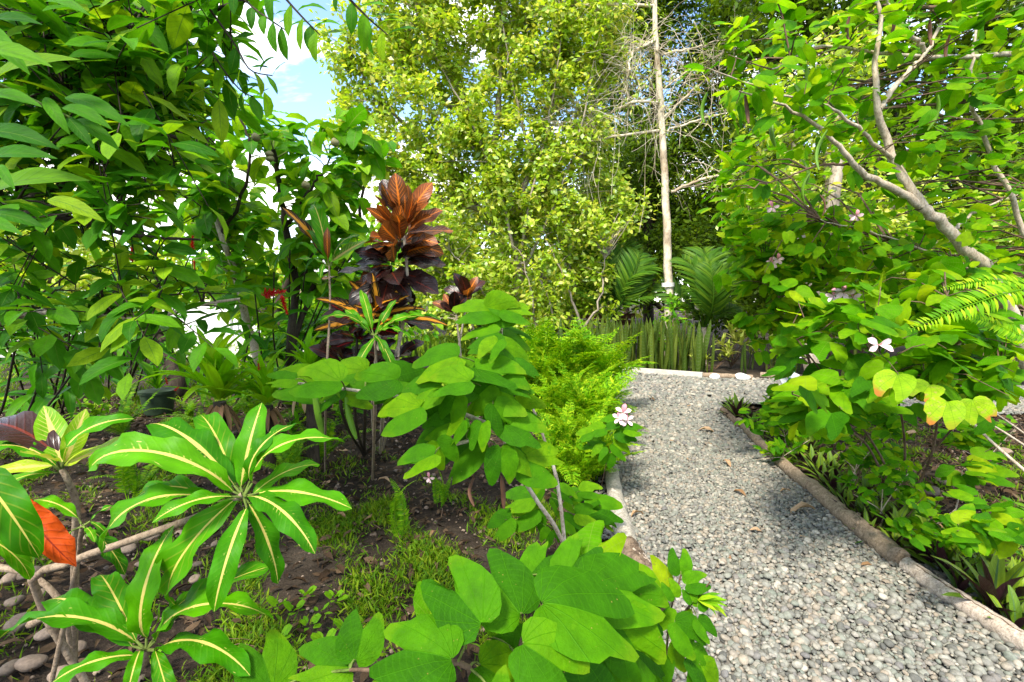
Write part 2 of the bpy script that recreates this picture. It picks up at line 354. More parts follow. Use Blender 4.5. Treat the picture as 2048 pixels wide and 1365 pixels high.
GREEN = 1.8
def leaf_mat(name, cols, mid=None, midw=0.05, vein=None, veinf=0.0, nv=9.0, slant=0.7, kind='pinnate', trans=0.38, rough=0.5, spec=0.22, blotch=None, blot=0.0, edge=None, back=None, spots=None, bmp=.12, comb=None):
    t = NT(name); uv = t.n('UVMap').outputs[0]; sp = t.n('SeparateXYZ'); t.set(sp.inputs[0], uv); r = t.rnd()
    u, v = sp.outputs[0], sp.outputs[1]
    cols = [(min(c[0] * GREEN * 1.25, c[1] * GREEN * .74), min(c[1] * GREEN, .6), c[2] * .8) if c[1] > 1.02 * c[0] else c for c in cols]
    k = len(cols); col = t.ramp(r, [(i / (k - 1), c) for i, c in enumerate(cols)])
    off = t.n('VectorMath', operation='ADD'); t.set(off.inputs[0], uv); cb = t.n('CombineXYZ'); t.set(cb.inputs[0], t.math('MULTIPLY', r, 37.0)); t.set(cb.inputs[1], t.math('MULTIPLY', r, 11.0)); t.set(off.inputs[1], cb.outputs[0])
    nz = t.noise(off.outputs[0], 3.5, 3.0)
    col = t.mix(1.0, col, t.ramp(nz, [(0.25, (.72, .74, .6)), (0.75, (1.25, 1.2, 1.15))]), 'MULTIPLY')
    if blotch:
        f = t.math('MULTIPLY', t.step(t.noise(off.outputs[0], 5.0, 4.0, .65), 0.66 - blot, 0.74 - blot * .8), t.step(r, 0.25, 0.8)); col = t.mix(f, col, blotch)
    if kind == 'bauhinia':
        x = t.math('SUBTRACT', u, 0.5); ang = t.math('ARCTAN2', x, t.math('ADD', v, 0.03))
        fr = t.math('ABSOLUTE', t.math('SUBTRACT', t.math('FRACT', t.math('ADD', t.math('MULTIPLY', ang, 2.55), 0.5)), 0.5))
        rad = t.math('SQRT', t.math('ADD', t.math('MULTIPLY', x, x), t.math('MULTIPLY', v, v)))
        ln = t.math('SUBTRACT', 1.0, t.step(t.math('MULTIPLY', fr, rad), 0.003, 0.020))
        h = ln
        if vein: col = t.mix(t.math('MULTIPLY', ln, veinf), col, vein)
        fine = t.math('SINE', t.math('ADD', t.math('MULTIPLY', rad, 75.0), t.math('MULTIPLY', t.math('ABSOLUTE', ang), 9.0)))
        col = t.mix(t.math('MULTIPLY', t.step(fine, 0.6, 1.0), 0.18), col, vein or cols[-1])
        vo = t.n('TexVoronoi'); t.set(vo.inputs['Vector'], off.outputs[0]); vo.inputs['Scale'].default_value = 11.0
        sp2 = t.math('MULTIPLY', t.math('SUBTRACT', 1.0, t.step(vo.outputs['Distance'], .05, .11)), t.step(t.noise(off.outputs[0], 2.6, 2.0), .52, .58)); col = t.mix(sp2, col, (.28, .22, .05))
        rim = t.math('MULTIPLY', t.step(t.math('ADD', rad, t.math('MULTIPLY', t.math('SUBTRACT', nz, .5), .5)), .78, .98), .55); col = t.mix(t.math('MULTIPLY', rim, t.step(r, .1, .9)), col, (.17, .28, .004))
        if edge:
            q = t.math('ADD', rad, t.math('MULTIPLY', t.math('SUBTRACT', nz, .5), .7)); col = t.mix(t.math('MULTIPLY', t.step(q, .68, .98), t.step(r, .35, .75)), col, edge)
    else:
        ax = t.math('MULTIPLY', t.math('ABSOLUTE', t.math('SUBTRACT', u, 0.5)), 2.0)
        ph = t.math('SUBTRACT', t.math('MULTIPLY', v, nv), t.math('MULTIPLY', ax, slant * nv * .25))
        if blotch and blot > .2: ph = t.math('ADD', ph, t.math('MULTIPLY', nz, .5))
        fr = t.math('ABSOLUTE', t.math('SUBTRACT', t.math('FRACT', ph), 0.5))
        ln = t.math('MULTIPLY', t.math('SUBTRACT', 1.0, t.step(fr, 0.03, 0.14)), t.math('SUBTRACT', 1.0, t.step(ax, 0.45, 0.97)))
        h = t.math('SUBTRACT', 1.0, t.step(fr, 0.0, 0.25))
        if vein: col = t.mix(t.math('MULTIPLY', ln, veinf), col, vein)
        if spots:
            vo = t.n('TexVoronoi'); t.set(vo.inputs['Vector'], off.outputs[0]); vo.inputs['Scale'].default_value = 9.0
            s2 = t.math('MULTIPLY', t.math('SUBTRACT', 1.0, t.step(vo.outputs['Distance'], .10, .14)), t.step(t.noise(off.outputs[0], 2.2, 1.0), .56, .62)); col = t.mix(s2, col, spots)
        if comb:
            p3 = t.math('SUBTRACT', t.math('MULTIPLY', v, 26.0), t.math('MULTIPLY', ax, 2.2)); f3 = t.math('ABSOLUTE', t.math('SUBTRACT', t.math('FRACT', p3), .5)); n3 = t.noise(off.outputs[0], 4.5, 2.0)
            c3 = t.math('MULTIPLY', t.math('SUBTRACT', 1.0, t.step(f3, .06, .16)), t.math('MULTIPLY', t.math('SUBTRACT', 1.0, t.step(ax, .18, .5)), t.step(n3, .56, .68))); col = t.mix(c3, col, comb)
        if mid:
            w = t.math('MULTIPLY', t.math('MULTIPLY', t.math('ADD', 0.7, t.math('MULTIPLY', nz, 0.7)), t.math('SUBTRACT', 1.25, t.math('MULTIPLY', v, .75))), midw)
            f = t.math('SUBTRACT', 1.0, t.step(ax, w, t.math('MULTIPLY', w, 1.5))); col = t.mix(f, col, mid)
    quilt = t.noise(off.outputs[0], 16.0, 4.0, .65); nrm = t.bump(t.math('ADD', h, t.math('MULTIPLY', quilt, .9)), bmp * 1.4, 0.008)
    if back:
        g = t.n('NewGeometry'); col = t.mix(g.outputs['Backfacing'], col, back)
    rg = t.math('ADD', rough - .1, t.math('MULTIPLY', nz, .22)); d = t.bsdf(col, rg, spec * .6, nrm)
    tr = t.n('BsdfTranslucent'); t.set(tr.inputs[0], t.mix(1.0, col, (1.25, 1.15, 0.6), 'MULTIPLY'))
    ms = t.n('MixShader'); ms.inputs[0].default_value = trans; t.set(ms.inputs[1], d); t.set(ms.inputs[2], tr.outputs[0])
    return t.done(ms.outputs[0])

def bark_mat(name, c1, c2, c3=None, scale=14.0, stretch=0.35, bumpd=0.006, rough=0.85):
    t = NT(name); tc = t.n('TexCoord'); mp = t.n('Mapping'); mp.inputs['Scale'].default_value = (1, 1, stretch); t.set(mp.inputs[0], tc.outputs['Object'])
    a = t.noise(mp.outputs[0], scale, 6.0, .65); b = t.noise(tc.outputs['Object'], scale * .25, 3.0)
    col = t.ramp(a, [(.3, c1), (.7, c2)]); col = t.mix(t.math('MULTIPLY', t.step(b, .5, .68), .75), col, c3 or c2)
    cr = t.noise(mp.outputs[0], scale * 3.1, 5.0, .7); col = t.mix(1.0, col, t.ramp(cr, [(.32, (.45, .42, .4)), (.5, (1, 1, 1)), (.75, (1.2, 1.18, 1.15))]), 'MULTIPLY')
    return t.done(t.bsdf(col, rough, .2, t.bump(t.math('ADD', a, t.math('MULTIPLY', cr, .7)), .9, bumpd)))
def plain_mat(name, c, rough=.7, var=.25, scale=20.0, spec=.3):
    t = NT(name); tc = t.n('TexCoord'); a = t.noise(tc.outputs['Object'], scale, 5.0, .6)
    lo = tuple(x * (1 - var) for x in c); hi = tuple(min(1, x * (1 + var)) for x in c)
    return t.done(t.bsdf(t.ramp(a, [(.3, lo), (.7, hi)]), rough, spec, t.bump(a, .25, .004)))
def stone_mat(name, cols, rough=.75):
    t = NT(name); tc = t.n('TexCoord'); r = t.rnd(); g = t.n('NewGeometry')
    col = t.ramp(r, cols, 'LINEAR'); a = t.noise(g.outputs['Position'], 90.0, 4.0, .6)
    col = t.mix(1.0, col, t.ramp(a, [(.3, (.72, .72, .72)), (.7, (1.2, 1.19, 1.17))]), 'MULTIPLY')
    return t.done(t.bsdf(col, rough, .25, t.bump(a, .25, .003)))
# greens are surface colours, linear, except the sunlit bauhinia copy
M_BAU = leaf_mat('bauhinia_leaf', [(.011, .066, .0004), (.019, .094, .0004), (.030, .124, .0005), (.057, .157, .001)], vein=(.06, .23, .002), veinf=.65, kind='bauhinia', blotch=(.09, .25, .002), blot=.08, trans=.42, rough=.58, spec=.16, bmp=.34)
M_BAU_SUN = leaf_mat('bauhinia_leaf_pale_sunlit', [(.025, .135, .001), (.05, .19, .002), (.085, .225, .003), (.15, .27, .008)], vein=(.24, .34, .05), veinf=.6, kind='bauhinia', blotch=(.24, .26, .03), blot=.05, trans=.6, rough=.55, spec=.12)  # yellower bauhinia leaf, its green lightened to look as if sun shines through
M_BAU_SICK = leaf_mat('bauhinia_leaf_burnt', [(.08, .2, .006), (.12, .24, .01)], vein=(.03, .14, .004), veinf=.6, kind='bauhinia', blotch=(.36, .33, .06), blot=.12, trans=.4, rough=.6, spec=.2, edge=(.42, .16, .03))
M_CRO = leaf_mat('croton_green_leaf', [(.012, .085, .0008), (.02, .12, .0008), (.035, .155, .001)], mid=(.62, .50, .13), midw=.085, vein=(.10, .26, .01), veinf=.22, nv=17, slant=.5, trans=.28, rough=.45, spec=.18, spots=(.55, .5, .12), bmp=.06, comb=(.5, .45, .10))
M_CRO_D = leaf_mat('croton_green_leaf_thin', [(.010, .07, .0008), (.018, .11, .0008), (.03, .14, .001)], mid=(.55, .46, .10), midw=.05, vein=(.3, .3, .03), veinf=.3, nv=9, slant=.9, trans=.28, rough=.45, spec=.18, bmp=.05)
M_CRO_V = leaf_mat('croton_variegated_leaf', [(.04, .15, .006), (.10, .22, .012), (.25, .30, .04)], mid=(.6, .48, .14), midw=.16, vein=(.5, .46, .11), veinf=.75, nv=12, slant=.8, trans=.3, rough=.35, blotch=(.45, .42, .09), blot=.14)
M_CRO_O = leaf_mat('croton_orange_leaf', [(.06, .03, .012), (.14, .05, .016), (.28, .085, .025)], mid=(.75, .20, .02), midw=.10, vein=(.66, .18, .025), veinf=.9, nv=11, slant=1.0, trans=.25, rough=.36, spec=.45)
M_CRO_Y = leaf_mat('croton_gold_leaf', [(.012, .012, .006), (.03, .02, .006)], mid=(.65, .27, .02), midw=.34, vein=(.6, .25, .02), veinf=.9, nv=8, slant=1.2, trans=.3, rough=.36)
M_CRO_K = leaf_mat('croton_dark_leaf', [(.010, .006, .006), (.02, .009, .008), (.035, .013, .010)], mid=(.12, .02, .01), midw=.06, vein=(.06, .012, .008), veinf=.5, nv=10, slant=1.0, trans=.1, rough=.28, spec=.5)
M_CRO_R = leaf_mat('croton_red_leaf', [(.02, .006, .006), (.035, .01, .008)], mid=(.42, .015, .015), midw=.10, vein=(.28, .012, .012), veinf=.6, nv=10, slant=1.0, trans=.15, rough=.32)
M_RUST = leaf_mat('rust_leaf', [(.42, .05, .005), (.5, .075, .006)], mid=(.2, .02, .004), midw=.05, vein=(.22, .025, .004), veinf=.6, nv=11, trans=.2, rough=.5, blotch=(.2, .02, .004), blot=.1)
M_TREE = leaf_mat('fig_tree_leaf', [(.075, .18, .012), (.13, .26, .022), (.21, .34, .05), (.36, .46, .16)], trans=.5, rough=.32, spec=1.2)
M_DARK = leaf_mat('dark_tree_leaf', [(.018, .052, .005), (.034, .085, .007), (.07, .14, .010)], trans=.4, rough=.42)
M_LEFT = leaf_mat('compound_leaflet', [(.012, .075, .004), (.022, .115, .005), (.04, .165, .006), (.12, .24, .012)], mid=(.10, .22, .02), midw=.03, vein=(.06, .19, .015), veinf=.25, nv=9, trans=.48, rough=.5, spec=.2)
M_NONI = leaf_mat('noni_leaf', [(.022, .125, .004), (.042, .18, .005), (.075, .22, .008), (.14, .28, .016)], mid=(.16, .27, .05), midw=.04, vein=(.12, .25, .04), veinf=.5, nv=7, slant=1.2, trans=.5, rough=.45)
M_GING = leaf_mat('ginger_leaf', [(.012, .08, .004), (.022, .12, .005), (.05, .17, .008)], mid=(.08, .2, .02), midw=.04, vein=(.04, .15, .01), veinf=.2, nv=22, slant=1.6, trans=.45, rough=.4)
M_FERNY = leaf_mat('ruffled_fern', [(.035, .14, .003), (.062, .195, .004), (.105, .25, .007), (.20, .31, .02)], trans=.42, rough=.55)
M_FERN = leaf_mat('fern_green', [(.03, .12, .006), (.05, .16, .006), (.10, .22, .012)], trans=.35, rough=.5)
M_SANS = leaf_mat('snake_plant_leaf', [(.014, .036, .008), (.024, .052, .012), (.045, .075, .02)], vein=(.10, .13, .055), veinf=.6, nv=16, slant=.1, trans=.08, rough=.4)
M_BROM = leaf_mat('bromeliad_leaf', [(.07, .24, .005), (.10, .30, .007), (.15, .34, .012)], trans=.45, rough=.4)
M_OYST = leaf_mat('oyster_plant_leaf', [(.03, .075, .012), (.045, .10, .014), (.07, .13, .018)], trans=.1, rough=.4, back=(.045, .018, .022), mid=(.06, .12, .03), midw=.12)
M_PALM = leaf_mat('palm_leaflet', [(.014, .055, .008), (.024, .08, .010), (.05, .115, .014)], trans=.3, rough=.45, spec=.25)
M_PALE = leaf_mat('pale_dieffenbachia_leaf', [(.35, .38, .13), (.45, .46, .2)], mid=(.2, .3, .07), midw=.04, trans=.35)
M_GOLDB = leaf_mat('gold_shrub_leaf', [(.09, .13, .02), (.2, .23, .05), (.34, .34, .10)], mid=(.4, .38, .12), midw=.2, trans=.3)
M_GRASS = leaf_mat('grass_blade', [(.025, .085, .006), (.05, .13, .008), (.11, .17, .018)], trans=.35, rough=.5)
M_WEED = leaf_mat('weed_leaf', [(.04, .14, .006), (.07, .19, .008)], trans=.35, rough=.5)
M_DRY = leaf_mat('dry_leaf', [(.16, .09, .045), (.30, .18, .10), (.42, .29, .19), (.22, .10, .05)], mid=(.2, .12, .07), midw=.04, vein=(.2, .12, .07), veinf=.3, nv=9, trans=.12, rough=.8, spec=.15)
M_LITTER = leaf_mat('litter_leaf', [(0.025, 0.015, 0.010), (0.052, 0.034, 0.021), (0.105, 0.070, 0.045), (0.035, 0.020, 0.011)], trans=.05, rough=.85, spec=.15)
M_POD_G = plain_mat('green_pod', (.10, .21, .012), .5, .2)
M_POD_B = plain_mat('brown_pod', (.12, .055, .03), .6, .35)
M_TWIG = bark_mat('brown_twig', (.06, .035, .02), (.17, .11, .07))
M_TWIG_G = bark_mat('green_twig', (.08, .13, .02), (.15, .19, .04))
M_BARK = bark_mat('pale_brown_bark', (0.291, 0.218, 0.146), (0.612, 0.524, 0.408), (0.437, 0.349, 0.248), 30, .5, .003)
M_BARK_W = bark_mat('whitish_bark', (0.450, 0.375, 0.263), (0.725, 0.637, 0.488), (0.275, 0.188, 0.112), 5, .6, .006)
M_BARK_T = bark_mat('fig_bark', (.18, .14, .10), (.42, .36, .28), (.3, .25, .18), 12, .3)
M_BARK_D = bark_mat('dark_bark', (.02, .014, .010), (.06, .045, .03))
M_LOG = bark_mat('log_bark', (0.146, 0.105, 0.067), (0.365, 0.277, 0.194), (0.278, 0.202, 0.138), 34, 1.0, .006)
M_LOG_W = bark_mat('bleached_log', (0.260, 0.205, 0.156), (0.549, 0.468, 0.391), (0.390, 0.307, 0.235), 34, 1.0, .005)
M_LOG_G = bark_mat('grey_log', (0.188, 0.167, 0.130), (0.491, 0.448, 0.376), (0.361, 0.318, 0.252), 34, 1.0, .004)
M_WOOD_D = bark_mat('rotten_wood', (.05, .03, .02), (.26, .19, .13), None, 40, .3, .01)
M_PETAL = plain_mat('pink_petal', (.66, .46, .47), .6, .12, 40)
M_PETAL2 = plain_mat('deep_pink_petal', (.5, .2, .23), .6, .2, 40)
M_STAMEN = plain_mat('stamen', (.75, .35, .32), .6)
M_RED = plain_mat('red_bract', (.55, .006, .012), .4, .3, 60)
M_WHITE = plain_mat('white_painted_board', (.74, .72, .68), .6, .10, 9)
M_GREENP = plain_mat('green_paint', (.01, .16, .06), .5, .2)
M_POT = plain_mat('dark_green_pot', (.025, .045, .022), .5, .25)
M_BENCH = plain_mat('red_brown_plank', (.13, .055, .03), .7, .35, 12)
M_WALLW = plain_mat('white_render', (.68, .67, .63), .85, .08, 3)
M_WALLB = plain_mat('tan_brick_wall', (.42, .29, .19), .85, .2, 5)
M_ROOF = plain_mat('grey_roof', (.30, .29, .28), .7, .2, 4)
M_GLASS = plain_mat('window_dark', (.03, .04, .05), .15, .1, 4, .6)
M_METAL = plain_mat('white_painted_metal', (.68, .70, .68), .45, .06)
M_WIRE = plain_mat('black_wire', (.03, .03, .03), .5)
M_CONC = plain_mat('pale_concrete', (0.468, 0.429, 0.364), .85, .18, 7)
PEB = [(0, (0.079, 0.079, 0.070)), (.12, (0.140, 0.136, 0.115)), (.3, (0.200, 0.193, 0.165)), (.45, (0.145, 0.159, 0.129)), (.6, (0.253, 0.241, 0.202)), (.72, (0.217, 0.178, 0.134)), (.82, (0.338, 0.312, 0.257)), (.92, (0.121, 0.115, 0.111)), (1, (0.284, 0.243, 0.185))]
M_PEB = stone_mat('river_pebble', PEB)
M_COB = stone_mat('garden_cobble', [(0, (0.102, 0.080, 0.060)), (.5, (0.187, 0.136, 0.099)), (1, (0.289, 0.212, 0.153))])

def soil_mat():
    t = NT('dark_soil'); g = t.n('NewGeometry'); p = g.outputs['Position']
    a = t.noise(p, 1.3, 4.0); b = t.noise(p, 28.0, 5.0, .65); c = t.noise(p, 110.0, 3.0, .6)
    col = t.ramp(b, [(.3, (.012, .008, .006)), (.55, (.030, .021, .014)), (.75, (.075, .054, .038))])
    col = t.mix(t.step(a, .45, .68), col, t.ramp(c, [(.3, (.035, .026, .018)), (.7, (.10, .076, .053))]))
    return t.done(t.bsdf(col, .95, .15, t.bump(t.math('ADD', b, t.math('MULTIPLY', c, .5)), 1.0, .02)))
M_SOIL = soil_mat()
M_BED = stone_mat('gravel_bed', [(0, (.15, .14, .12)), (1, (.2, .19, .165))])

# ------------------------------------------------------------------ ground, path, yard
LEFT = [(1345, 1365), (1292, 1170), (1256, 1080), (1228, 960), (1216, 880), (1212, 810), (1185, 741)]
FAR = [(1400, 757), (1620, 761), (1850, 768), (2200, 778)]
NEAR = [(2200, 836), (1800, 822), (1560, 812), (1440, 806)]
RIGHT = [(1452, 838), (1480, 858), (1545, 920), (1620, 987), (1700, 1055), (1800, 1140), (1920, 1225), (2060, 1316)]
pl = [G(*q) for q in LEFT]; pr = [G(*q) for q in RIGHT]
path_xy = [(pl[0][0] + .05, -3.0)] + [(q[0], q[1]) for q in pl] + [tuple(G(*q)[:2]) for q in FAR] + [tuple(G(*q)[:2]) for q in NEAR] + [(q[0], q[1]) for q in pr] + [(pr[-1][0] + .35, -3.0)]
PATH = np.array(path_xy)
s = np.linspace(-1, 1, 221); gx = 14 * s + 360 * s ** 7 + .9; gy = 14 * s + 360 * s ** 7 + 5
X, Y = np.meshgrid(gx, gy); Z = -.035 + .02 * np.sin(2.1 * X + .7) * np.sin(1.7 * Y) + rng.normal(0, .006, X.shape) * (np.abs(X) < 12)
Z = np.minimum(Z, -.004)
n = len(s); i, j = np.meshgrid(np.arange(n - 1), np.arange(n - 1), indexing='ij')
F = np.stack([i * n + j, i * n + j + 1, (i + 1) * n + j + 1, (i + 1) * n + j], -1).reshape(-1, 4)
solo('ground', mk('ground', np.stack([X, Y, Z], -1).reshape(-1, 3), F, np.stack([X, Y], -1).reshape(-1, 2), M_SOIL), 'dark brown soil of the planting beds', None, kind='structure')
tri = tessellate_polygon([[Vector((a, b, 0)) for a, b in PATH]])
me = mk('gravel_path', np.array([(a, b, .006) for a, b in PATH]), np.array(tri), PATH.copy(), M_BED, False)
me.polygons.foreach_set('use_smooth', np.zeros(len(me.polygons), bool))
path_o = solo('gravel_path', me, 'winding path of loose grey river pebbles between log edges', None, kind='structure')

def pebbles():
    pts, siz = [], []
    for y0, y1, sp in ((1.2, 4.6, .0215), (4.6, 7.2, .029), (7.2, 13, .042)):
        for layer in range(2 if y0 < 7 else 1):
            xs = np.arange(-.5, 9.5, sp); ys = np.arange(y0, y1, sp)
            a, b = np.meshgrid(xs, ys); a = a.ravel() + rng.uniform(-.6, .6, a.size) * sp; b = b.ravel() + rng.uniform(-.6, .6, b.size) * sp
            k = inpoly(a, b, PATH); x, y, f = project(np.stack([a, b, a * 0], -1)); k &= (x > -40) & (x < 2090) & (y < 1400)
            a, b = a[k], b[k]; q = sp * rng.lognormal(-.50, .34, len(a)).clip(.28, 1.25) * (1.0 if layer == 0 else .95)
            z = .008 + q * .25 + layer * rng.uniform(.004, .016, len(a))
            pts.append(np.stack([a, b, z], -1)); siz.append(q)
    # a little gravel spilled beyond the log on the planted side
    T = np.vstack(pts); S = np.concatenate(siz); N = len(T)
    k = 420; q = np.array([G(rng.uniform(1170, 1240), rng.uniform(900, 1080)) for _ in range(k)]); q[:, 2] = .005
    T = np.vstack([T, q]); S = np.concatenate([S, rng.uniform(.012, .02, k)])
    k = 260; q = np.array([G(*(np.array((1830, 1130)) + rng.random() * np.array((230, 150)) + np.array((rng.uniform(0, 60), 0)))) for _ in range(k)]); q[:, 2] = .003
    T = np.vstack([T, q]); S = np.concatenate([S, rng.uniform(.012, .026, k)])
    N = len(T); D = unit(rng.normal(0, 1, (N, 3)) * np.array((1, 1, .28))); Nn = UP + rng.normal(0, .35, (N, 3))
    R = frames(D, Nn); return T, S, R
PT, PS, PR = pebbles()
pfull = [stone_geo(100 + i, 1, .62) for i in range(9)]; pgeo = [stone_geo(100 + i, 1, .62, half=True) for i in range(9)]; pgeo_lo = [stone_geo(140 + i, 0, .62, half=True) for i in range(6)]
pmesh = [mk('pebble', *g, M_PEB) for g in pfull]
x, y, f = project(PT); vis = (x > 0) & (x < 2048) & (y > 0) & (y < 1365) & ~((x < 1420) & (y > 1100))
big = np.argsort(-np.where(vis, PS / f, 0))[:300]
for i in big: part('pebble', pick(pmesh), path_o, M4(PR[i], PT[i] + UP * .006, float(PS[i])))
m_ = np.ones(len(PT), bool); m_[big] = False
nr = m_ & (PT[:, 1] < 3.3); fr = m_ & (PT[:, 1] >= 3.3)
part('gravel', mk('gravel', *cat([scatter_raw(pgeo, PR[nr], PT[nr], PS[nr]), scatter_raw(pgeo_lo, PR[fr], PT[fr], PS[fr] * 1.1)]), M_PEB), path_o, kind='stuff')

# sunlit yard and street beyond the garden on the far left
yd = np.array([(-26, 12.5), (-3.2, 12.5), (-3.6, 20), (-26, 20)])
solo('paved_yard', mk('paved_yard', np.c_[yd, np.full(4, .006)], np.array([[0, 1, 2, 3]]), yd, M_CONC), 'pale sunlit concrete yard beyond the plants', None, kind='structure')
st = np.array([(-60, 21), (-9, 23.5), (-9, 30), (-60, 27)])
solo('street', mk('street', np.c_[st, np.full(4, .008)], np.array([[0, 1, 2, 3]]), st, M_CONC), 'pale street behind the garden', None, kind='structure')

# ------------------------------------------------------------------ logs along the path
def log(label, pts, r0, r1, mat, name='edging_log', rough=.06, lift=.8, n=26, sides=14, knots=2):
    p = spline([np.asarray(G(*q)) for q in pts], n); p[:, 2] += r0 * lift + .012
    p += rng.normal(0, .0025, p.shape); r = taper(r0, r1, n) * (1 + .02 * np.sin(np.arange(n) * .5 + r0 * 99)) * rng.uniform(.96, 1.04, n)
    o = solo(name, mk(name, *tube(p, r, sides, True, rough), mat), label, 'log', 'logs edging the gravel path')
    for _ in range(knots):
        i = int(rng.integers(4, n - 4)); d = unit(rng.normal(0, 1, 3) + UP * 1.2)
        part('knot', mk('knot', *tube([p[i] + d * r[i] * .7, p[i] + d * r[i] * 1.25], [r[i] * .28, r[i] * .2], 7, True), mat), o)
    return o, p, r
log('pale grey round log along the planted side of the path, below the ruffled fern', [(1217, 915), (1226, 980), (1240, 1050), (1256, 1108)], .056, .062, M_LOG_G)
o, p, r = log('rotten split log end crumbling below the pale grey log', [(1250, 1112), (1278, 1150), (1310, 1195)], .062, .05, M_WOOD_D, 'rotten_log', .22)
for k in range(14):
    a = p[int(rng.integers(2, 18))] + rng.normal(0, .03, 3); a[2] = .06 + rng.random() * .05; d = unit(p[-1] - p[0]) + rng.normal(0, .12, 3)
    part('splinter', mk('splinter', *tube([a, a + d * rng.uniform(.07, .16)], [.007, .002], 5), M_LOG_W), o)
log('brown mossy log curving along the outer path edge beside the oyster plants', [(1478, 852), (1520, 895), (1570, 943), (1622, 988)], .048, .052, M_LOG)
log('tan knotty log in the middle of the outer path edge', [(1618, 980), (1670, 1030), (1735, 1085), (1797, 1135)], .052, .06, M_LOG, knots=4)
o, p, r = log('bleached cracked log at the near end of the outer path edge', [(1812, 1146), (1880, 1197), (1960, 1250), (2075, 1325)], .044, .048, M_LOG_W, knots=1)
for a, b in ((3, 14), (9, 24)):
    q = p[a:b].copy(); q[:, 2] += r[a:b] * .96; q[:, 0] -= r[a:b] * .18
    part('crack', mk('crack', *tube(q, .0035, 5), M_WOOD_D), o)
log('short dark log stub at the bend by the oyster plants', [(1445, 826), (1482, 862)], .035, .04, M_WOOD_D, 'log_stub', .15, n=10, knots=0)
q0, q1 = G(1192, 742), G(1404, 758)
d = unit(q1 - q0); nn = np.array((-d[1], d[0], 0)); L = np.linalg.norm(q1 - q0); V, F, U = box((0, 0, -.02), (1, .09, .115))
V = np.vstack([V]); Vw = q0 + V[:, :1] * d * L + V[:, 1:2] * nn + V[:, 2:] * UP
me = mk('path_kerb', Vw, F, U, M_CONC, False); solo('path_kerb', me, 'low pale kerb board closing the far end of the path', 'kerb')
log('thin brown log lying at the far bend in front of the snake plants', [(1402, 756), (1455, 759), (1505, 761)], .055, .05, M_LOG, n=14, knots=0)
log('short brown log at the far bend between white stones', [(1520, 757), (1575, 760), (1640, 763)], .06, .05, M_LOG, n=14, knots=1)
for lab, px, py, sz in (('rounded white stone at the near end of the thin far log', 1428, 760, .16), ('larger white stone between the two far logs', 1484, 762, .24), ('flat white stone behind the short far log', 1548, 754, .17), ('small white stone past the short far log', 1655, 764, .15)):
    q = G(px, py); solo('white_stone', mk('white_stone', *stone_geo(int(px), 2, .7), M_WHITE), lab, 'stone', 'white stones at the far bend', M4(np.eye(3), q + UP * sz * .3, sz * .62))

# cobbles, dry leaves, litter, grass on the beds
cg = [mk('cobblestone', *stone_geo(200 + i, 2, .6, .1), M_COB) for i in range(6)]
spots = [(225, 1165, 60), (185, 1245, 44), (265, 1180, 30), (300, 1075, 46), (255, 1100, 40), (110, 1225, 40), (60, 1150, 46), (30, 1205, 40), (40, 1250, 60), (150, 1300, 42), (60, 1330, 60), (275, 1215, 26), (330, 1120, 30), (360, 1070, 28), (205, 1210, 34), (130, 1120, 36), (40, 1100, 50), (90, 1270, 40), (310, 1150, 26), (395, 1130, 22), (470, 1145, 36), (390, 1160, 30), (180, 1075, 30), (20, 1340, 46), (120, 1350, 44), (250, 1255, 26), (430, 1090, 22), (60, 1040, 34), (350, 1010, 26), (110, 1060, 30), (420, 1180, 20), (230, 1050, 26), (20, 1160, 40), (80, 1190, 30), (150, 1185, 26), (280, 1130, 22), (1860, 985, 46), (1890, 965, 40), (1950, 930, 34), (1810, 1010, 24), (2010, 905, 30), (1780, 960, 20)]
for px, py, w in spots:
    q = G(px, py); sc = w / FPX * (q[1] + .2) * .42
    left = px < 1000
    solo('cobblestone', pick(cg), 'tan rounded cobble half buried in the soil below the crotons' if left else 'grey-brown stone half buried in the bed right of the path', 'stone', 'cobbles below the crotons' if left else 'stones in the bed right of the path',
         M4(frames(unit(rng.normal(0, 1, (1, 3)) * (1, 1, .1)), UP[None])[0], q + UP * sc * .15, float(sc)))
def ground_pts(poly, n):
    A = np.array([G(*q)[:2] for q in poly]); lo, hi = A.min(0), A.max(0); out = np.zeros((0, 2))
    while len(out) < n:
        q = rng.uniform(lo, hi, (n * 2, 2)); q = q[inpoly(q[:, 0], q[:, 1], A)]; out = np.vstack([out, q])
    return np.c_[out[:n], np.zeros(n)]
BEDL = [(-900, 1500), (-300, 860), (0, 790), (600, 790), (1190, 800), (1205, 930), (1240, 1100), (1300, 1365), (1330, 1500)]
BEDR = [(1440, 815), (1500, 850), (1640, 975), (1815, 1120), (2090, 1310), (2600, 1300), (2500, 830)]
dry_geo = [leaf_geo(w, (.9, .8), 6, 2, dr, fo, .12, 2, i) for i, (w, dr, fo) in enumerate(((.45, 1.2, .5), (.5, -.9, .3), (.38, 1.6, .7), (.42, .5, -.4)))]
litter_geo = [leaf_geo(w, (.9, .8), 4, 1, dr, fo) for w, dr, fo in ((.45, 1.2, .5), (.5, -.9, .3), (.38, 1.6, .7), (.42, .5, -.4))]
def litter(poly, n, s0, s1, name='leaf_litter'):
    T = ground_pts(poly, n); T[:, 2] = -.012 + rng.random(n) * .02
    k = ~inpoly(T[:, 0], T[:, 1], PATH); T = T[k]; n = len(T)
    R = frames(rng.normal(0, 1, (n, 3)) * (1, 1, .15), UP + rng.normal(0, .4, (n, 3)))
    solo(name, scatter(litter_geo, R, T, rng.uniform(s0, s1, n), name, M_LITTER), 'brown leaf litter strewn over the bed soil', 'leaf litter', kind='stuff')
litter(BEDL, 7500, .03, .10); litter(BEDR, 6500, .03, .10)
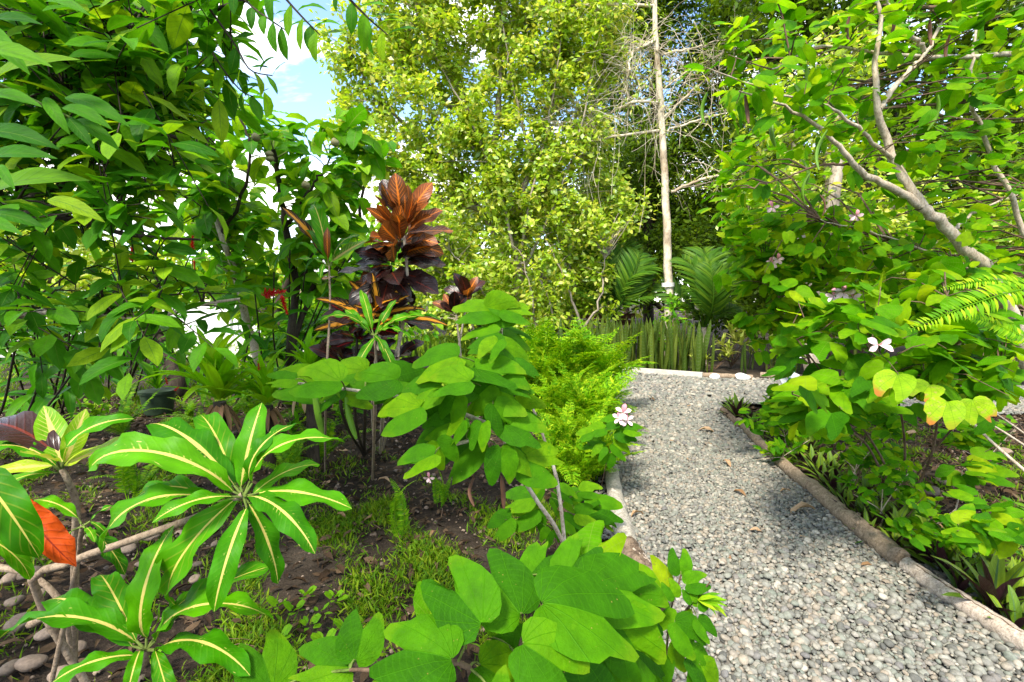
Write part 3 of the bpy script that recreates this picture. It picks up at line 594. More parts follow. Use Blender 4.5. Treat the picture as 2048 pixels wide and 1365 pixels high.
def sticks(poly, n):
    T = ground_pts(poly, n); T = T[~inpoly(T[:, 0], T[:, 1], PATH)]; gs = []
    for q in T:
        d = unit(rng.normal(0, 1, 3) * (1, 1, .06)); L = rng.uniform(.05, .28); gs.append((spline([q + UP * .004, q + d * L * .5 + UP * rng.uniform(.004, .03) + rng.normal(0, .012, 3), q + d * L + UP * .006], 5), taper(rng.uniform(.0015, .0045), .001, 5)))
    solo('twig_litter', stemmesh('twig_litter', gs, M_TWIG, 4), 'thin dry twigs strewn over the bed soil', 'twig litter', kind='stuff')
sticks(BEDL, 420); sticks(BEDR, 380)
def clods(poly, n):
    T = ground_pts(poly, n); T[:, 2] = -.02; k = ~inpoly(T[:, 0], T[:, 1], PATH); T = T[k]; n = len(T)
    R = frames(rng.normal(0, 1, (n, 3)) * (1, 1, .2), UP + rng.normal(0, .3, (n, 3)))
    solo('soil_gravel', scatter(pgeo_lo, R, T, rng.lognormal(-4.75, .55, n).clip(.004, .035), 'soil_gravel', M_COB), 'small brown stones and clods in the bed soil', 'gravel', kind='stuff')
clods(BEDL, 5200); clods(BEDR, 3800)
dmesh = [mk('fallen_leaf', *g, M_DRY) for g in dry_geo]
for px, py, w in ((1430, 866, 26), (1420, 892, 22), (1505, 900, 22), (1462, 935, 24), (1378, 920, 16), (1630, 980, 40), (1632, 1020, 46), (1525, 1065, 20), (1600, 1070, 18), (1560, 985, 18), (1492, 993, 24), (1290, 860, 18), (1300, 800, 14), (1262, 1035, 26), (1340, 880, 14), (1375, 812, 12), (1722, 1130, 16), (1460, 1110, 14)):
    q = G(px, py, .03); s_ = w / FPX * q[1] * 1.3
    solo('fallen_leaf', pick(dmesh), 'dry tan fallen leaf lying on the gravel path', 'leaf', 'fallen leaves on the path', M4(frames(rng.normal(0, 1, (1, 3)) * (1, 1, .08), (UP + rng.normal(0, .25, 3))[None])[0], q, float(s_)))
for px, py, w in ((728, 1042, 26), (692, 1036, 22), (640, 1055, 24), (1190, 1000, 30), (620, 1040, 18), (540, 890, 26), (780, 965, 22), (960, 1020, 18), (700, 900, 24), (800, 1080, 18), (860, 1075, 20), (560, 1010, 22), (660, 960, 20)):
    q = G(px, py, .012); s_ = w / FPX * q[1] * 1.3
    solo('fallen_leaf', pick(dmesh), 'dry tan fallen leaf lying on the soil under the shrubs', 'leaf', 'fallen leaves on the planted bed', M4(frames(rng.normal(0, 1, (1, 3)) * (1, 1, .08), (UP + rng.normal(0, .25, 3))[None])[0], q, float(s_)))
for px, py, w in ((1690, 930, 34), (1762, 1062, 34), (1740, 1020, 36), (1860, 1055, 26), (1885, 1060, 32), (1800, 1095, 26), (1640, 915, 30), (1900, 1045, 24), (1940, 960, 36), (1960, 880, 30), (1835, 870, 24), (1720, 1000, 26)):
    q = G(px, py, .02); s_ = w / FPX * q[1] * 1.3
    solo('fallen_leaf', pick(dmesh), 'dry curled brown leaf among the oyster plants', 'leaf', 'fallen leaves among the oyster plants', M4(frames(rng.normal(0, 1, (1, 3)) * (1, 1, .08), (UP + rng.normal(0, .3, 3))[None])[0], q, float(s_)))
blade = [leaf_geo(w, (.55, .8), 4, .5, dr, 0) for w, dr in ((.10, .8), (.14, 1.4), (.08, .4), (.18, 1.0))]
def grass(poly, n, s0, s1, patch=True, name='grass'):
    T = ground_pts(poly, n * 3)
    v = np.sin(T[:, 0] * 5.1 + 1) * np.sin(T[:, 1] * 4.3) + .6 * np.sin(T[:, 0] * 11 + T[:, 1] * 7)
    if patch: T = T[v + rng.normal(0, .45, len(v)) > .35]
    T = T[~inpoly(T[:, 0], T[:, 1], PATH)][:n]; n = len(T); T[:, 2] = -.02
    # blades stand in small tufts
    D = rng.normal(0, .55, (n, 3)); D[:, 2] = rng.uniform(.35, 1.0, n)
    solo(name, scatter(blade, frames(D, rng.normal(0, 1, (n, 3)) + UP * .8), T, rng.uniform(s0, s1, n), name, M_GRASS), 'short patchy grass on the bed soil', 'grass', kind='stuff')
grass([(420, 1250), (560, 1060), (800, 990), (1060, 985), (1190, 1080), (1290, 1180), (1320, 1400), (300, 1420)], 15000, .025, .075)
grass([(-200, 1300), (0, 900), (700, 860), (900, 980), (420, 1250), (300, 1420)], 8000, .025, .08)
grass([(1500, 870), (1640, 985), (1815, 1130), (2060, 1310), (2300, 1000), (1900, 840)], 6000, .03, .09)
grass([(620, 745), (700, 680), (1180, 672), (1170, 730), (1060, 790), (640, 800)], 16000, .12, .36, False, 'tall_grass')
grass([(-300, 850), (-200, 700), (640, 690), (640, 790), (300, 830)], 9000, .06, .2, True, 'undergrowth')
# ------------------------------------------------------------------ leaf shapes
def lm(name, geos, mat): return [mk(name, *g, mat) for g in geos]
bau_geo = [bauhinia_geo(fo, dr, cu, i, pt, False, nt) for i, (fo, dr, cu, pt, nt) in enumerate(((.12, .35, .10, 0, .60), (.30, .55, .12, .03, .56), (.05, .25, .05, .02, .62), (.42, .4, .2, 0, .54), (-.1, .5, .1, .04, .58), (.2, .8, .15, .02, .64)))]
bau_lo = [bauhinia_geo(fo, dr, cu, 20 + i, 0, True) for i, (fo, dr, cu) in enumerate(((.15, .4, .1), (.35, .6, .15), (-.08, .5, .1)))]
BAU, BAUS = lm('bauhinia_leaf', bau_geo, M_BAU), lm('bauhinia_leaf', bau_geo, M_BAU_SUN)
BAUX = lm('bauhinia_leaf', bau_geo, M_BAU_SICK)
cro_geo = [leaf_geo(w, (1.08, .58), 17, 2, dr, fo, .17, fq, ph, tw) for w, dr, fq, ph, tw, fo in ((.27, 1.3, 2.6, 0, .3, .15), (.25, 1.8, 3.4, 1, -.6, .3), (.30, .9, 2.3, 2, .45, .05), (.25, 2.2, 3.8, 3, .7, .2), (.28, 1.5, 3.0, 4, -.3, -.1))]
CRO, CROD, CROV = lm('croton_leaf', cro_geo, M_CRO), lm('croton_leaf', cro_geo, M_CRO_D), lm('croton_leaf', [leaf_geo(.36, (.9, .65), 12, 2, d, .2, .08, 2, d, .2) for d in (.4, .8, .2)], M_CRO_V)
ob_geo = [leaf_geo(w, (1.3, .6), 11, 2, dr, .15, .09, 2.4, ph, .1) for w, dr, ph in ((.43, .5, 0), (.40, .9, 1), (.46, .2, 2), (.38, 1.2, 3))]
CROO, CROY, CROK, CROR = lm('croton_leaf', ob_geo, M_CRO_O), lm('croton_leaf', [leaf_geo(w, (1.0, .6), 12, 2, dr, .2, .12, 3.2, dr, .1) for w, dr in ((.24, .6), (.21, 1.0), (.27, .3))], M_CRO_Y), lm('croton_leaf', ob_geo, M_CRO_K), lm('croton_leaf', ob_geo, M_CRO_R)
ell_geo = [leaf_geo(w, (.95, .8), 7, 2, dr, fo, .04, 2, i) for i, (w, dr, fo) in enumerate(((.42, .6, .2), (.38, 1.0, .3), (.46, .3, .12), (.36, .8, -.1)))]
ell_far = [leaf_geo(w, (.95, .8), 3, .5, dr, 0, minw=.12) for w, dr in ((.5, .8), (.44, 1.3), (.56, .4))]
lan_far = [leaf_geo(w, (.85, .85), 3, .5, dr, 0, minw=.1) for w, dr in ((.3, .9), (.34, .5), (.26, 1.4))]
ell_lo = [leaf_geo(w, (.95, .8), 4, 1, dr, fo) for w, dr, fo in ((.45, .7, .25), (.40, 1.0, .35), (.5, .3, .15))]
lan_geo = [leaf_geo(w, (.85, .85), 9, 2, dr, fo, .03, 2, i) for i, (w, dr, fo) in enumerate(((.22, .8, .25), (.26, 1.2, .3), (.20, .5, .2), (.24, 1.6, .3)))]
lan_lo = [leaf_geo(w, (.85, .85), 4, 1, dr, .3) for w, dr in ((.26, .9), (.30, .5), (.22, 1.3))]
noni_geo = [leaf_geo(w, (.95, .75), 9, 2, dr, fo, .06, 2.5, i) for i, (w, dr, fo) in enumerate(((.52, .9, .25), (.48, 1.3, .3), (.56, .6, .15), (.45, 1.6, .35)))]
noni_lo = [leaf_geo(w, (.95, .75), 5, 1, dr, .25) for w, dr in ((.5, .9), (.45, 1.4), (.55, .5))]

def curve_pts(pts, n): return spline([P(*q) for q in pts], n)
def nodes_of(lines): return np.vstack([l[0] for l in lines])

def pod(plant, top, L, mat, w=.018, bend=.15):
    a = np.asarray(top, float); dr = unit(np.array((rng.normal(0, .15), rng.normal(0, .15), -1)))
    sd = unit(np.cross(dr, rng.normal(0, 1, 3))); t = np.linspace(0, 1, 8)
    p = a + dr * (t * L)[:, None] + sd * (np.sin(t * np.pi) * bend * L)[:, None]
    V, F, U = tube(p, w * np.sin(np.pi * np.clip(t, .04, .97)) ** .35, 6)
    c = np.repeat(p, 6, 0); V = c + (V - c) - sd * ((V - c) @ sd)[:, None] * .55
    part('seed_pod', mk('seed_pod', V, F, U, mat), plant)

PETG = leaf_geo(.55, (1.45, .6), 6, 1, .9, .15, .05, 2)
petal_me, petal2_me = mk('petal', *PETG, M_PETAL), mk('petal', *leaf_geo(.6, (1.3, .7), 6, 1, 1.6, .4, .10, 2), M_PETAL2)
def flower(plant, c, s, face=None, deep=1, angs=None):
    c = np.asarray(c, float); n = unit(face if face is not None else unit(CAMP - c) + UP * .3)
    a = unit(np.cross(n, UP)); b = np.cross(n, a)
    lines = [(spline([c, c + n * s * .25, c + n * s * .55 + b * s * .2 * k], 5), taper(.0022, .0012, 5)) for k in (-.6, 0, .5)]
    o = part('flower', stemmesh('flower', lines, M_STAMEN, 5), plant)
    for k in range(5 if angs is None else len(angs)):
        th = k / 5 * 6.283 + rng.uniform(-.3, .3) + 1.57 if angs is None else angs[k]; n = unit(n + rng.normal(0, .22, 3)); d = a * math.cos(th) + b * -math.sin(th) + n * .25
        part('petal', petal2_me if k == 0 and deep else petal_me, o, M4(frames(d[None], n[None])[0], c + d * s * .05, float(s * rng.uniform(.85, 1.05))))

def petioles(leaves, stem_nodes, mat, r=.0025):
    out = []
    for p in leaves:
        a = stem_nodes[int(np.argmin(np.linalg.norm(stem_nodes - p, axis=1)))]; m = (a + p) / 2 + UP * .01
        out.append((spline([a, m, p], 4), taper(r, r * .6, 4)))
    return out

# ------------------------------------------------------------------ bauhinia at the bottom, closest to the camera
def explicit_bauhinia(name, label, base, stems, leaves, meshes=None, rstem=.008, mat=M_TWIG, group='bauhinia shrubs', pet=.003):
    """stems: pixel polylines with depth; leaves: (base px, py, tip px, py, depth, tip depth shift, roll)"""
    meshes = meshes or BAU
    pl_ = thing(name, label, 'shrub', base, group)
    lines = [(s_, taper(rstem, rstem * .45, 14)) for s_ in stems]
    nd = nodes_of(lines); bs = []
    for L in leaves:
        a, b, c, d_, Yd = L[:5]; dz = L[5] if len(L) > 5 else 0; roll = L[6] if len(L) > 6 else 0; ms = L[7] if len(L) > 7 else meshes
        p0, p1 = P(a, b, Yd), P(c, d_, Yd + dz); ax = unit(p1 - p0)
        nrm = .8 * UP + .75 * unit(CAMP - p0) + rng.normal(0, .14, 3); sd = np.cross(ax, nrm); nrm = nrm + sd * roll
        put_leaf(pl_, ms, p0, p1, nrm, rng.uniform(.92, 1.08)); bs.append(p0)
    for l in lines: part('stem', stemmesh('stem', [l], mat, 7), pl_)
    part('petioles', stemmesh('petioles', petioles(bs, nd, M_TWIG_G, pet), M_TWIG_G, 5), pl_)
    return pl_, nd

bA = np.array((.12, 1.15, -.02))
bauA, ndA = explicit_bauhinia('bauhinia_shrub', 'low bauhinia with the biggest two-lobed leaves, in the foreground beside the pebble path', bA,
    [spline([bA, P(1050, 1420, 1.05), P(1040, 1300, .95), P(1085, 1215, .95), P(1150, 1150, 1.0)], 14), spline([bA, P(960, 1420, 1.0), P(930, 1330, .9), P(800, 1340, .88), P(700, 1340, .9)], 14), spline([bA, P(1180, 1400, 1.1), P(1250, 1280, 1.08), P(1330, 1215, 1.1)], 14)],
    [(903, 1318, 762, 1300, .80, .02, .1), (962, 1246, 876, 1142, .86, .08, -.2), (1040, 1228, 952, 1120, .92, .08, .1), (1086, 1205, 1262, 1262, .88, .0, -.15), (1046, 1288, 1160, 1372, .80, -.02, .1),
     (1128, 1268, 1248, 1345, .92, .0, .2), (1128, 1160, 1180, 1082, 1.05, .05, .2), (1172, 1130, 1226, 1058, 1.10, .06, -.2, BAUS), (1175, 1172, 1318, 1196, 1.0, .02, .2), (1230, 1235, 1300, 1345, .98, -.02, .3),
     (712, 1322, 735, 1222, .92, .05, .2), (700, 1335, 588, 1330, .92, .0, -.2), (545, 1380, 512, 1272, .95, .06, .1), (1010, 1420, 1030, 1338, .86, .03), (860, 1235, 855, 1165, .99, .05, .3, BAUS), (1060, 1150, 1110, 1095, 1.08, .05, 0),
     (960, 1330, 1050, 1395, .93, 0, .3), (1090, 1330, 1190, 1420, .95, 0, .1), (830, 1375, 740, 1410, .90, 0, 0), (1205, 1300, 1215, 1400, 1.0, -.03, -.2), (985, 1275, 1060, 1230, 1.0, .03, .4),
     (1240, 1190, 1330, 1240, 1.05, 0, .1), (1260, 1300, 1335, 1390, 1.04, 0, 0), (640, 1380, 600, 1440, .95, 0, 0)])
explicit_bauhinia('bauhinia_sprig', 'small-leaved bauhinia sprig leaning over the pebbles beside the biggest leaves', np.array((.38, 1.25, -.02)),
    [spline([np.array((.38, 1.25, -.02)), P(1330, 1330, 1.2), P(1340, 1230, 1.15), P(1362, 1150, 1.15)], 14), spline([P(1340, 1260, 1.17), P(1390, 1200, 1.13), P(1420, 1165, 1.1)], 14)],
    [(1361, 1148, 1356, 1096, 1.15, .03), (1330, 1182, 1290, 1118, 1.15, .04, .3, BAUS), (1372, 1170, 1418, 1162, 1.12, .0, .2), (1350, 1195, 1330, 1160, 1.12, .02, -.2), (1385, 1205, 1372, 1178, 1.1, .02), (1395, 1215, 1412, 1190, 1.1, .02, .3), (1350, 1245, 1400, 1305, 1.1, -.02, .2), (1395, 1240, 1425, 1280, 1.1, -.02),
     (1340, 1215, 1310, 1250, 1.13), (1375, 1315, 1420, 1365, 1.1), (1350, 1280, 1380, 1330, 1.15), (1400, 1330, 1420, 1390, 1.1), (1330, 1310, 1300, 1370, 1.15), (1385, 1230, 1360, 1262, 1.12, 0, .4, BAUS)], rstem=.004, pet=.0015)
fl = bpy.data.objects['bauhinia_sprig']
for k in range(9):
    a = P(1395, 1200, 1.1); b = P(1452 + rng.uniform(-20, 5), 1195 + rng.uniform(-28, 45), 1.08 + rng.uniform(-.02, .02))
    put_leaf(fl, CROV[0] if False else lm('bud_leaf', [lan_lo[k % 3]], M_FERNY), a, b, None, .8, 'young_leaf')

# ------------------------------------------------------------------ bauhinia in the middle, eye high, reaching left
bB = np.array((.24, 1.95, -.02))
LB = []
def hang(px, py, s_, Yd, ang=None, ms=None, roll=None):
    """a leaf centred near a pixel: tip leans down and out"""
    ang = ang if ang is not None else rng.uniform(-2.6, .6); a, b = px - math.cos(ang) * s_ * .42, py + -math.sin(-ang) * -s_ * .42
    return (a, py - math.sin(ang) * s_ * .3, px + math.cos(ang) * s_ * .55, py + math.sin(ang) * s_ * .38, Yd, rng.uniform(-.04, .02), roll if roll is not None else rng.normal(0, .25)) + ((ms,) if ms else ())
for px, py, s_, a in ((955, 628, 80, 3.0), (1000, 622, 70, .3), (1032, 628, 66, .5), (968, 675, 78, 2.7), (1025, 668, 86, .6), (1022, 715, 96, 1.0), (985, 700, 66, 2.0), (1040, 745, 70, .8),
        (880, 728, 100, 2.6), (905, 770, 86, 2.9), (850, 785, 90, 2.6), (940, 745, 76, 2.0), (990, 750, 100, .4), (1015, 790, 92, .5), (960, 790, 84, 2.2), (905, 815, 90, 1.8), (1000, 835, 92, 1.2), (1040, 860, 90, .5), (925, 790, 66, 2.9),
        (640, 765, 96, 3.1), (700, 752, 82, 2.8), (600, 772, 90, 3.2), (665, 795, 80, 2.4), (720, 790, 80, .6), (760, 765, 86, 2.9), (810, 765, 80, .2), (805, 830, 100, 2.6), (775, 800, 70, 2.2), (850, 815, 86, 1.6), (565, 760, 60, 3.1),
        (860, 885, 76, 2.3), (840, 925, 84, 2.5), (885, 905, 80, 1.2), (925, 910, 120, 2.2), (1002, 930, 108, 1.57), (1075, 930, 96, .5), (960, 870, 80, 1.7), (1040, 905, 90, .9), (975, 830, 80, 2.5), (915, 860, 70, 2.0), (1055, 820, 66, .4), (880, 855, 70, 2.6)):
    LB.append(hang(px, py, s_, 1.55 + rng.uniform(-.12, .12) - (.1 if py > 850 else 0) + (.1 if py < 700 else 0), a))
stB = [spline([bB, P(1135, 1110, 1.75), P(1085, 1020, 1.62), P(1035, 940, 1.6), P(1000, 860, 1.6), P(985, 780, 1.6), P(1000, 700, 1.68), P(1005, 630, 1.72)], 14), spline([P(1000, 860, 1.6), P(930, 830, 1.6), P(830, 800, 1.58), P(700, 780, 1.55), P(580, 765, 1.55)], 14), spline([bB + (.03, .05, 0), P(1120, 1000, 1.9), P(1095, 900, 1.95), P(1062, 810, 1.95), P(1032, 765, 1.9)], 14), spline([P(1000, 840, 1.6), P(940, 880, 1.5), P(860, 900, 1.48)], 14), spline([P(1045, 800, 1.93), P(1005, 800, 1.85), P(985, 780, 1.7)], 14)]
bauB, ndB = explicit_bauhinia('bauhinia_shrub', 'eye-high bauhinia with a branch of flat leaves reaching left in front of the crotons', bB, stB, LB, rstem=.009, mat=M_BARK)
pod(bauB, P(628, 778, 1.52), .165, M_POD_G, .012, .03); pod(bauB, P(692, 795, 1.52), .14, M_POD_G, .013, -.05); pod(bauB, P(1003, 950, 1.5), .11, M_POD_B, .011, .02)
pod(bauB, P(948, 955, 1.52), .09, M_POD_B, .01, .2); flower(bauB, P(858, 956, 1.75), .022)
explicit_bauhinia('bauhinia_seedling', 'low bauhinia seedling between the bare leaning stem and the grey log', G(1120, 1130),
    [spline([G(1120, 1130), P(1110, 1060, 2.6), P(1120, 1010, 2.5), P(1150, 990, 2.5)], 14), spline([P(1110, 1060, 2.6), P(1060, 1035, 2.45), P(1010, 1040, 2.4)], 14), spline([P(1115, 1040, 2.6), P(1160, 1050, 2.5), P(1185, 1060, 2.5)], 14)],
    [hang(px, py, s_, 2.45 + rng.uniform(-.1, .1), a) for px, py, s_, a in ((1040, 1000, 60, 2.9), (1075, 990, 54, 2.0), (1050, 1030, 66, 2.6), (1075, 1040, 72, 1.6), (1005, 1050, 64, 2.3), (1130, 990, 54, .8), (1155, 1005, 56, .3), (1110, 1010, 50, 1.2), (1140, 1050, 56, .9), (1120, 1065, 44, 1.4), (1165, 1075, 50, .5), (1170, 1030, 44, .2), (1180, 985, 46, .1), (1150, 1090, 44, 1.3), (1095, 1075, 44, 1.9))], rstem=.004, pet=.0015)
explicit_bauhinia('bauhinia_seedling', 'few round bauhinia leaves overhanging the top of the grey log', G(1165, 1060),
    [spline([G(1165, 1060), P(1185, 1035, 2.8), P(1200, 1010, 2.75)], 14)], [hang(px, py, s_, 2.75, a) for px, py, s_, a in ((1205, 1022, 70, .2), (1180, 1010, 44, 2.5), (1215, 1050, 40, .8))], rstem=.004, pet=.0015)
bD, _ = explicit_bauhinia('bauhinia_sprig', 'bauhinia sprig with a pink flower cluster poking out of the ruffled fern', G(1200, 985),
    [spline([G(1200, 985), P(1212, 930, 3.5), P(1225, 890, 3.4), P(1240, 855, 3.35)], 14), spline([P(1215, 915, 3.5), P(1190, 900, 3.4), P(1170, 880, 3.3)], 14)],
    [hang(px, py, s_, 3.35 + rng.uniform(-.06, .06), a) for px, py, s_, a in ((1222, 845, 38, 2.8), (1250, 865, 44, .3), (1185, 885, 44, 2.8), (1238, 900, 48, .9), (1215, 920, 44, 1.8), (1195, 860, 36, 2.9), (1170, 870, 36, 2.6), (1265, 862, 36, .2), (1200, 905, 40, 2.0))], rstem=.004, pet=.0015)
for a, b, s_ in ((1246, 826, .062), (1238, 838, .052), (1253, 842, .055)): flower(bD, P(a, b, 3.32), s_)

# ------------------------------------------------------------------ green crotons, lower left
def croton(label, base, centre, Yc, tips, stempts, meshes, group='crotons', basegap=.02, r0=.012):
    c = P(*centre, Yc); pl_ = thing('croton', label, 'croton', base, group); bs = []
    for T_ in tips:
        tx, ty, dz = T_[:3]; ms = T_[3] if len(T_) > 3 else meshes; gap = T_[4] if len(T_) > 4 else basegap; wd = T_[5] if len(T_) > 5 else 1.0
        tip = P(tx, ty, Yc + dz); d = unit(tip - c); p0 = c + d * gap + rng.normal(0, .006, 3)
        n = UP * .9 + .55 * unit(CAMP - c) + rng.normal(0, .15, 3); put_leaf(pl_, ms, p0, tip, n, wd); bs.append(p0)
    ln = [(spline(stempts + [c - UP * .005], 16), taper(r0, r0 * .6, 16))] if stempts else []
    if ln: part('stem', stemmesh('stem', ln, M_LOG, 7, .06), pl_)
    part('petioles', stemmesh('petioles', [(spline([c - UP * .012, b], 3), taper(.0035, .0025, 3)) for b in bs], M_TWIG_G, 5), pl_)
    return pl_
b1 = np.array((-1.35, 1.55, -.02))
croton('large green croton rosette with pale yellow midribs, above the bare soil', b1, (487, 984), 1.05,
    [(178, 942, -.02), (300, 848, .08), (524, 806, .10), (603, 848, .08), (690, 886, .04), (704, 1018, .0), (630, 1108, -.08), (556, 1168, .0, CRO, .03, .9), (428, 1224, -.12, CRO, .03, .95), (356, 1212, .02, CROD), (304, 1046, -.10), (208, 1114, -.04, CRO, .06), (262, 1008, .06, CROD, .09), (640, 930, .12, CROD), (400, 830, .14, CROD)],
    [b1, P(70, 1190, 1.4), P(130, 1130, 1.3), P(260, 1082, 1.2), P(380, 1040, 1.1), P(450, 1012, 1.06)], CRO)
b2 = np.array((-1.0, 1.35, -.02))
croton('dark green croton rosette with yellow midribs in the lowest corner below the large one', b2, (292, 1290), 1.0,
    [(-4, 1280, -.02), (92, 1202, .06), (350, 1050, .08), (545, 1132, .08, CROD), (548, 1240, .02), (500, 1352, -.06), (90, 1380, -.08), (250, 1420, -.1), (345, 1420, -.06, CROD), (200, 1150, .12, CROD), (420, 1180, .12, CROD)],
    [b2, P(250, 1420, 1.1), P(285, 1330, 1.02)], CRO)
b3 = np.array((-1.7, 1.75, -.02))
croton('variegated croton with cream and yellow blotched leaves at the edge above the rust leaf', b3, (122, 935), 1.35,
    [(-30, 900, -.02, CRO), (88, 812, .1, CROV), (172, 818, .06, CROV), (268, 838, .04, CRO), (300, 884, .02, CROV), (-20, 945, -.1, CROV), (40, 905, -.14, CROV), (8, 975, -.04, CROD), (-30, 850, .08, CROK)],
    [b3, P(150, 1100, 1.45), P(152, 1010, 1.4), P(135, 960, 1.36)], CRO)
b4 = np.array((-1.6, 1.5, -.02))
croton('small young croton with short leaves between the rust leaf and the large rosette', b4, (165, 1045), 1.3,
    [(68, 1000, .02), (250, 1010, .03), (190, 1085, -.04, CROD), (215, 1075, .02, CROD), (130, 1090, -.03, CROD), (250, 1150, .0, CROD)], [b4, P(150, 1150, 1.4), P(160, 1080, 1.32)], CRO, r0=.008)
b5 = np.array((-1.15, 1.0, -.02))
t5 = thing('croton', 'broad green croton leaf with curled rust-orange leaf at the picture edge', 'croton', b5, 'crotons')
put_leaf(t5, CROD, P(-60, 930, .82), P(78, 1116, .80), None, 1.25); put_leaf(t5, CROD, P(-60, 1070, .9), P(60, 1160, .92), None, 1.0)
rust = lm('rust_leaf', [leaf_geo(.40, (.9, .7), 14, 2, 1.0, .75, .22, 4, 1, .9)], M_RUST)
put_leaf(t5, rust, P(40, 1000, .95), P(152, 1134, .92), np.array((.3, -.8, .5)), 1.15, label='curled rust-orange leaf'); put_leaf(t5, rust, P(70, 1060, .98), P(-60, 1020, .95), np.array((-.2, -.8, .2)), 1.0, label='curled rust-orange leaf')
part('stem', stemmesh('stem', [(spline([b5, P(-120, 1100, .9), P(-70, 960, .84)], 10), taper(.012, .006, 10))], M_BARK, 7), t5)
# bare lichen-grey branches lying low among the crotons
for lab, pts in (('thin bare grey branch leaning across the soil behind the rust leaf', [(-40, 1130, 1.5), (60, 1150, 1.5), (125, 1210, 1.5), (140, 1290, 1.55)]), ('pale bare twig bending over the cobbles by the lowest croton', [(60, 1250, 1.5), (120, 1225, 1.45), (220, 1235, 1.4), (300, 1260, 1.4)])):
    solo('bare_branch', stemmesh('bare_branch', [(curve_pts(pts, 16), taper(.012, .007, 16))], M_LOG, 7, .08), lab, 'branch')

# ------------------------------------------------------------------ dark tall croton and its companions
bL = G(760, 905) + np.array((0, 0, -.02))
def ring(c, n, el0, el1, r0, r1, tw=0):
    out = []
    for k in range(n):
        th = k * 2.399 + tw + rng.uniform(-.2, .2); el = rng.uniform(el0, el1)
        d = np.array((math.cos(th) * math.cos(el), math.sin(th) * math.cos(el), math.sin(el))); out.append((d, rng.uniform(r0, r1)))
    return out
YL = 2.7
tl = thing('croton', 'tall dark croton crowned with orange-veined leaves over near-black lower leaves', 'croton', bL, 'crotons')
top = P(805, 500, YL)
for (cx, cy), n_, e0, e1, r0, r1, ms in (((806, 448), 12, .7, 1.4, .20, .29, CROO), ((804, 468), 15, .1, 1.0, .20, .31, CROO), ((801, 487), 13, -.2, .7, .20, .28, CROO), ((798, 508), 12, -.4, .5, .20, .28, CROK), ((790, 526), 14, -.6, .3, .22, .31, CROK), ((783, 546), 13, -.8, 0, .24, .34, CROK)):
    c = P(cx, cy, YL)
    for d, L in ring(c, n_, e0, e1, r0, r1, cy): put_leaf(tl, ms if rng.random() < .85 else pick([CROO, CROK]), c + d * .035, c + d * L + rng.normal(0, .02, 3), UP * .7 + unit(CAMP - c) * .55 - d * .3 + rng.normal(0, .35, 3), rng.uniform(.8, 1.15))
part('stem', stemmesh('stem', [(spline([bL, P(770, 800, YL), P(800, 680, YL), P(815, 570, YL), P(805, 440, YL)], 16), taper(.014, .008, 16))], M_BARK, 7, .05), tl)
t_ = thing('croton', 'golden croton with black-edged yellow leaves below the tall dark one', 'croton', bL + (-.08, .1, 0), 'crotons')
for cx, cy, n_, e0, e1 in ((755, 635, 14, .1, 1.2), (735, 640, 14, -.2, .7), (800, 640, 8, -.3, .5)):
    c = P(cx, cy, YL - .12)
    for d, L in ring(c, n_, e0, e1, .20, .28, cx): put_leaf(t_, CROY if rng.random() < .8 else CROK, c + d * .02, c + d * L, UP * .6 + unit(CAMP - c) * .6)
part('stem', stemmesh('stem', [(spline([bL + (-.08, .1, 0), P(745, 790, YL + .05), P(765, 640, YL + .05), P(772, 600, YL + .05)], 12), taper(.011, .007, 12)), (spline([bL + (.0, .1, 0), P(790, 780, YL + .05), P(800, 640, YL + .05)], 12), taper(.009, .006, 12))], M_BARK, 6), t_)
t_ = thing('croton', 'near-black croton with a few red-ribbed leaves low in the croton cluster', 'croton', bL + (-.14, -.05, 0), 'crotons')
for cx, cy, n_, ms in ((715, 680, 12, CROR), (735, 710, 12, CROK), (790, 720, 12, CROK), (690, 730, 6, CROK), (770, 760, 8, CROK), (720, 655, 5, CROR)):
    c = P(cx, cy, YL + rng.uniform(-.05, .1))
    for d, L in ring(c, n_, -.5, .7, .16, .23, cx): put_leaf(t_, ms if rng.random() < .8 else CROK, c + d * .02, c + d * L, UP * .5 + unit(CAMP - c) * .6)
part('stem', stemmesh('stem', [(spline([bL + (-.14, -.05, 0), P(cx - 5, 830, YL), P(cx, cy, YL)], 10), taper(.012, .007, 10)) for cx, cy in ((715, 665), (735, 700), (790, 710), (690, 730))], M_BARK_D, 6), t_)
bG = G(745, 960); croton('slender green croton with yellow midribs standing before the near-black leaves', bG, (748, 668), 2.35,
    [(640, 645, -.02, CROD, .02, .72), (705, 755, -.12, CROD, .02, .72), (722, 580, .08, CROD, .02, .72), (792, 600, .06, CROD, .02, .72), (850, 632, .02, CROD, .02, .72), (880, 638, .1, CROD, .02, .72), (790, 760, -.08, CROD, .02, .72), (770, 720, -.1, CROD, .02, .72), (690, 620, .1, CROD, .02, .72), (830, 690, -.05, CROD, .02, .72)], [bG, P(750, 820, 2.35), P(752, 720, 2.35)], CROD, r0=.009)
bH = G(650, 945); croton('slim croton with narrow yellow-veined leaves and one orange leaf among the noni stems', bH, (658, 530), 2.5,
    [(565, 415, .04, CROY, .02, .7), (600, 440, .1, CROD), (625, 410, .08, CROD), (720, 470, .06, CROD), (655, 455, -.05, CROO, .02, .6), (590, 520, -.04, CROD), (735, 480, .1, CROV), (640, 560, -.08, CROD)], [bH, P(652, 780, 2.5), P(660, 620, 2.5)], CRO, r0=.008)
bM = G(925, 815); tm = thing('croton', 'small brown-leaved croton on a thin stem beyond the eye-high bauhinia', 'croton', bM, 'crotons')
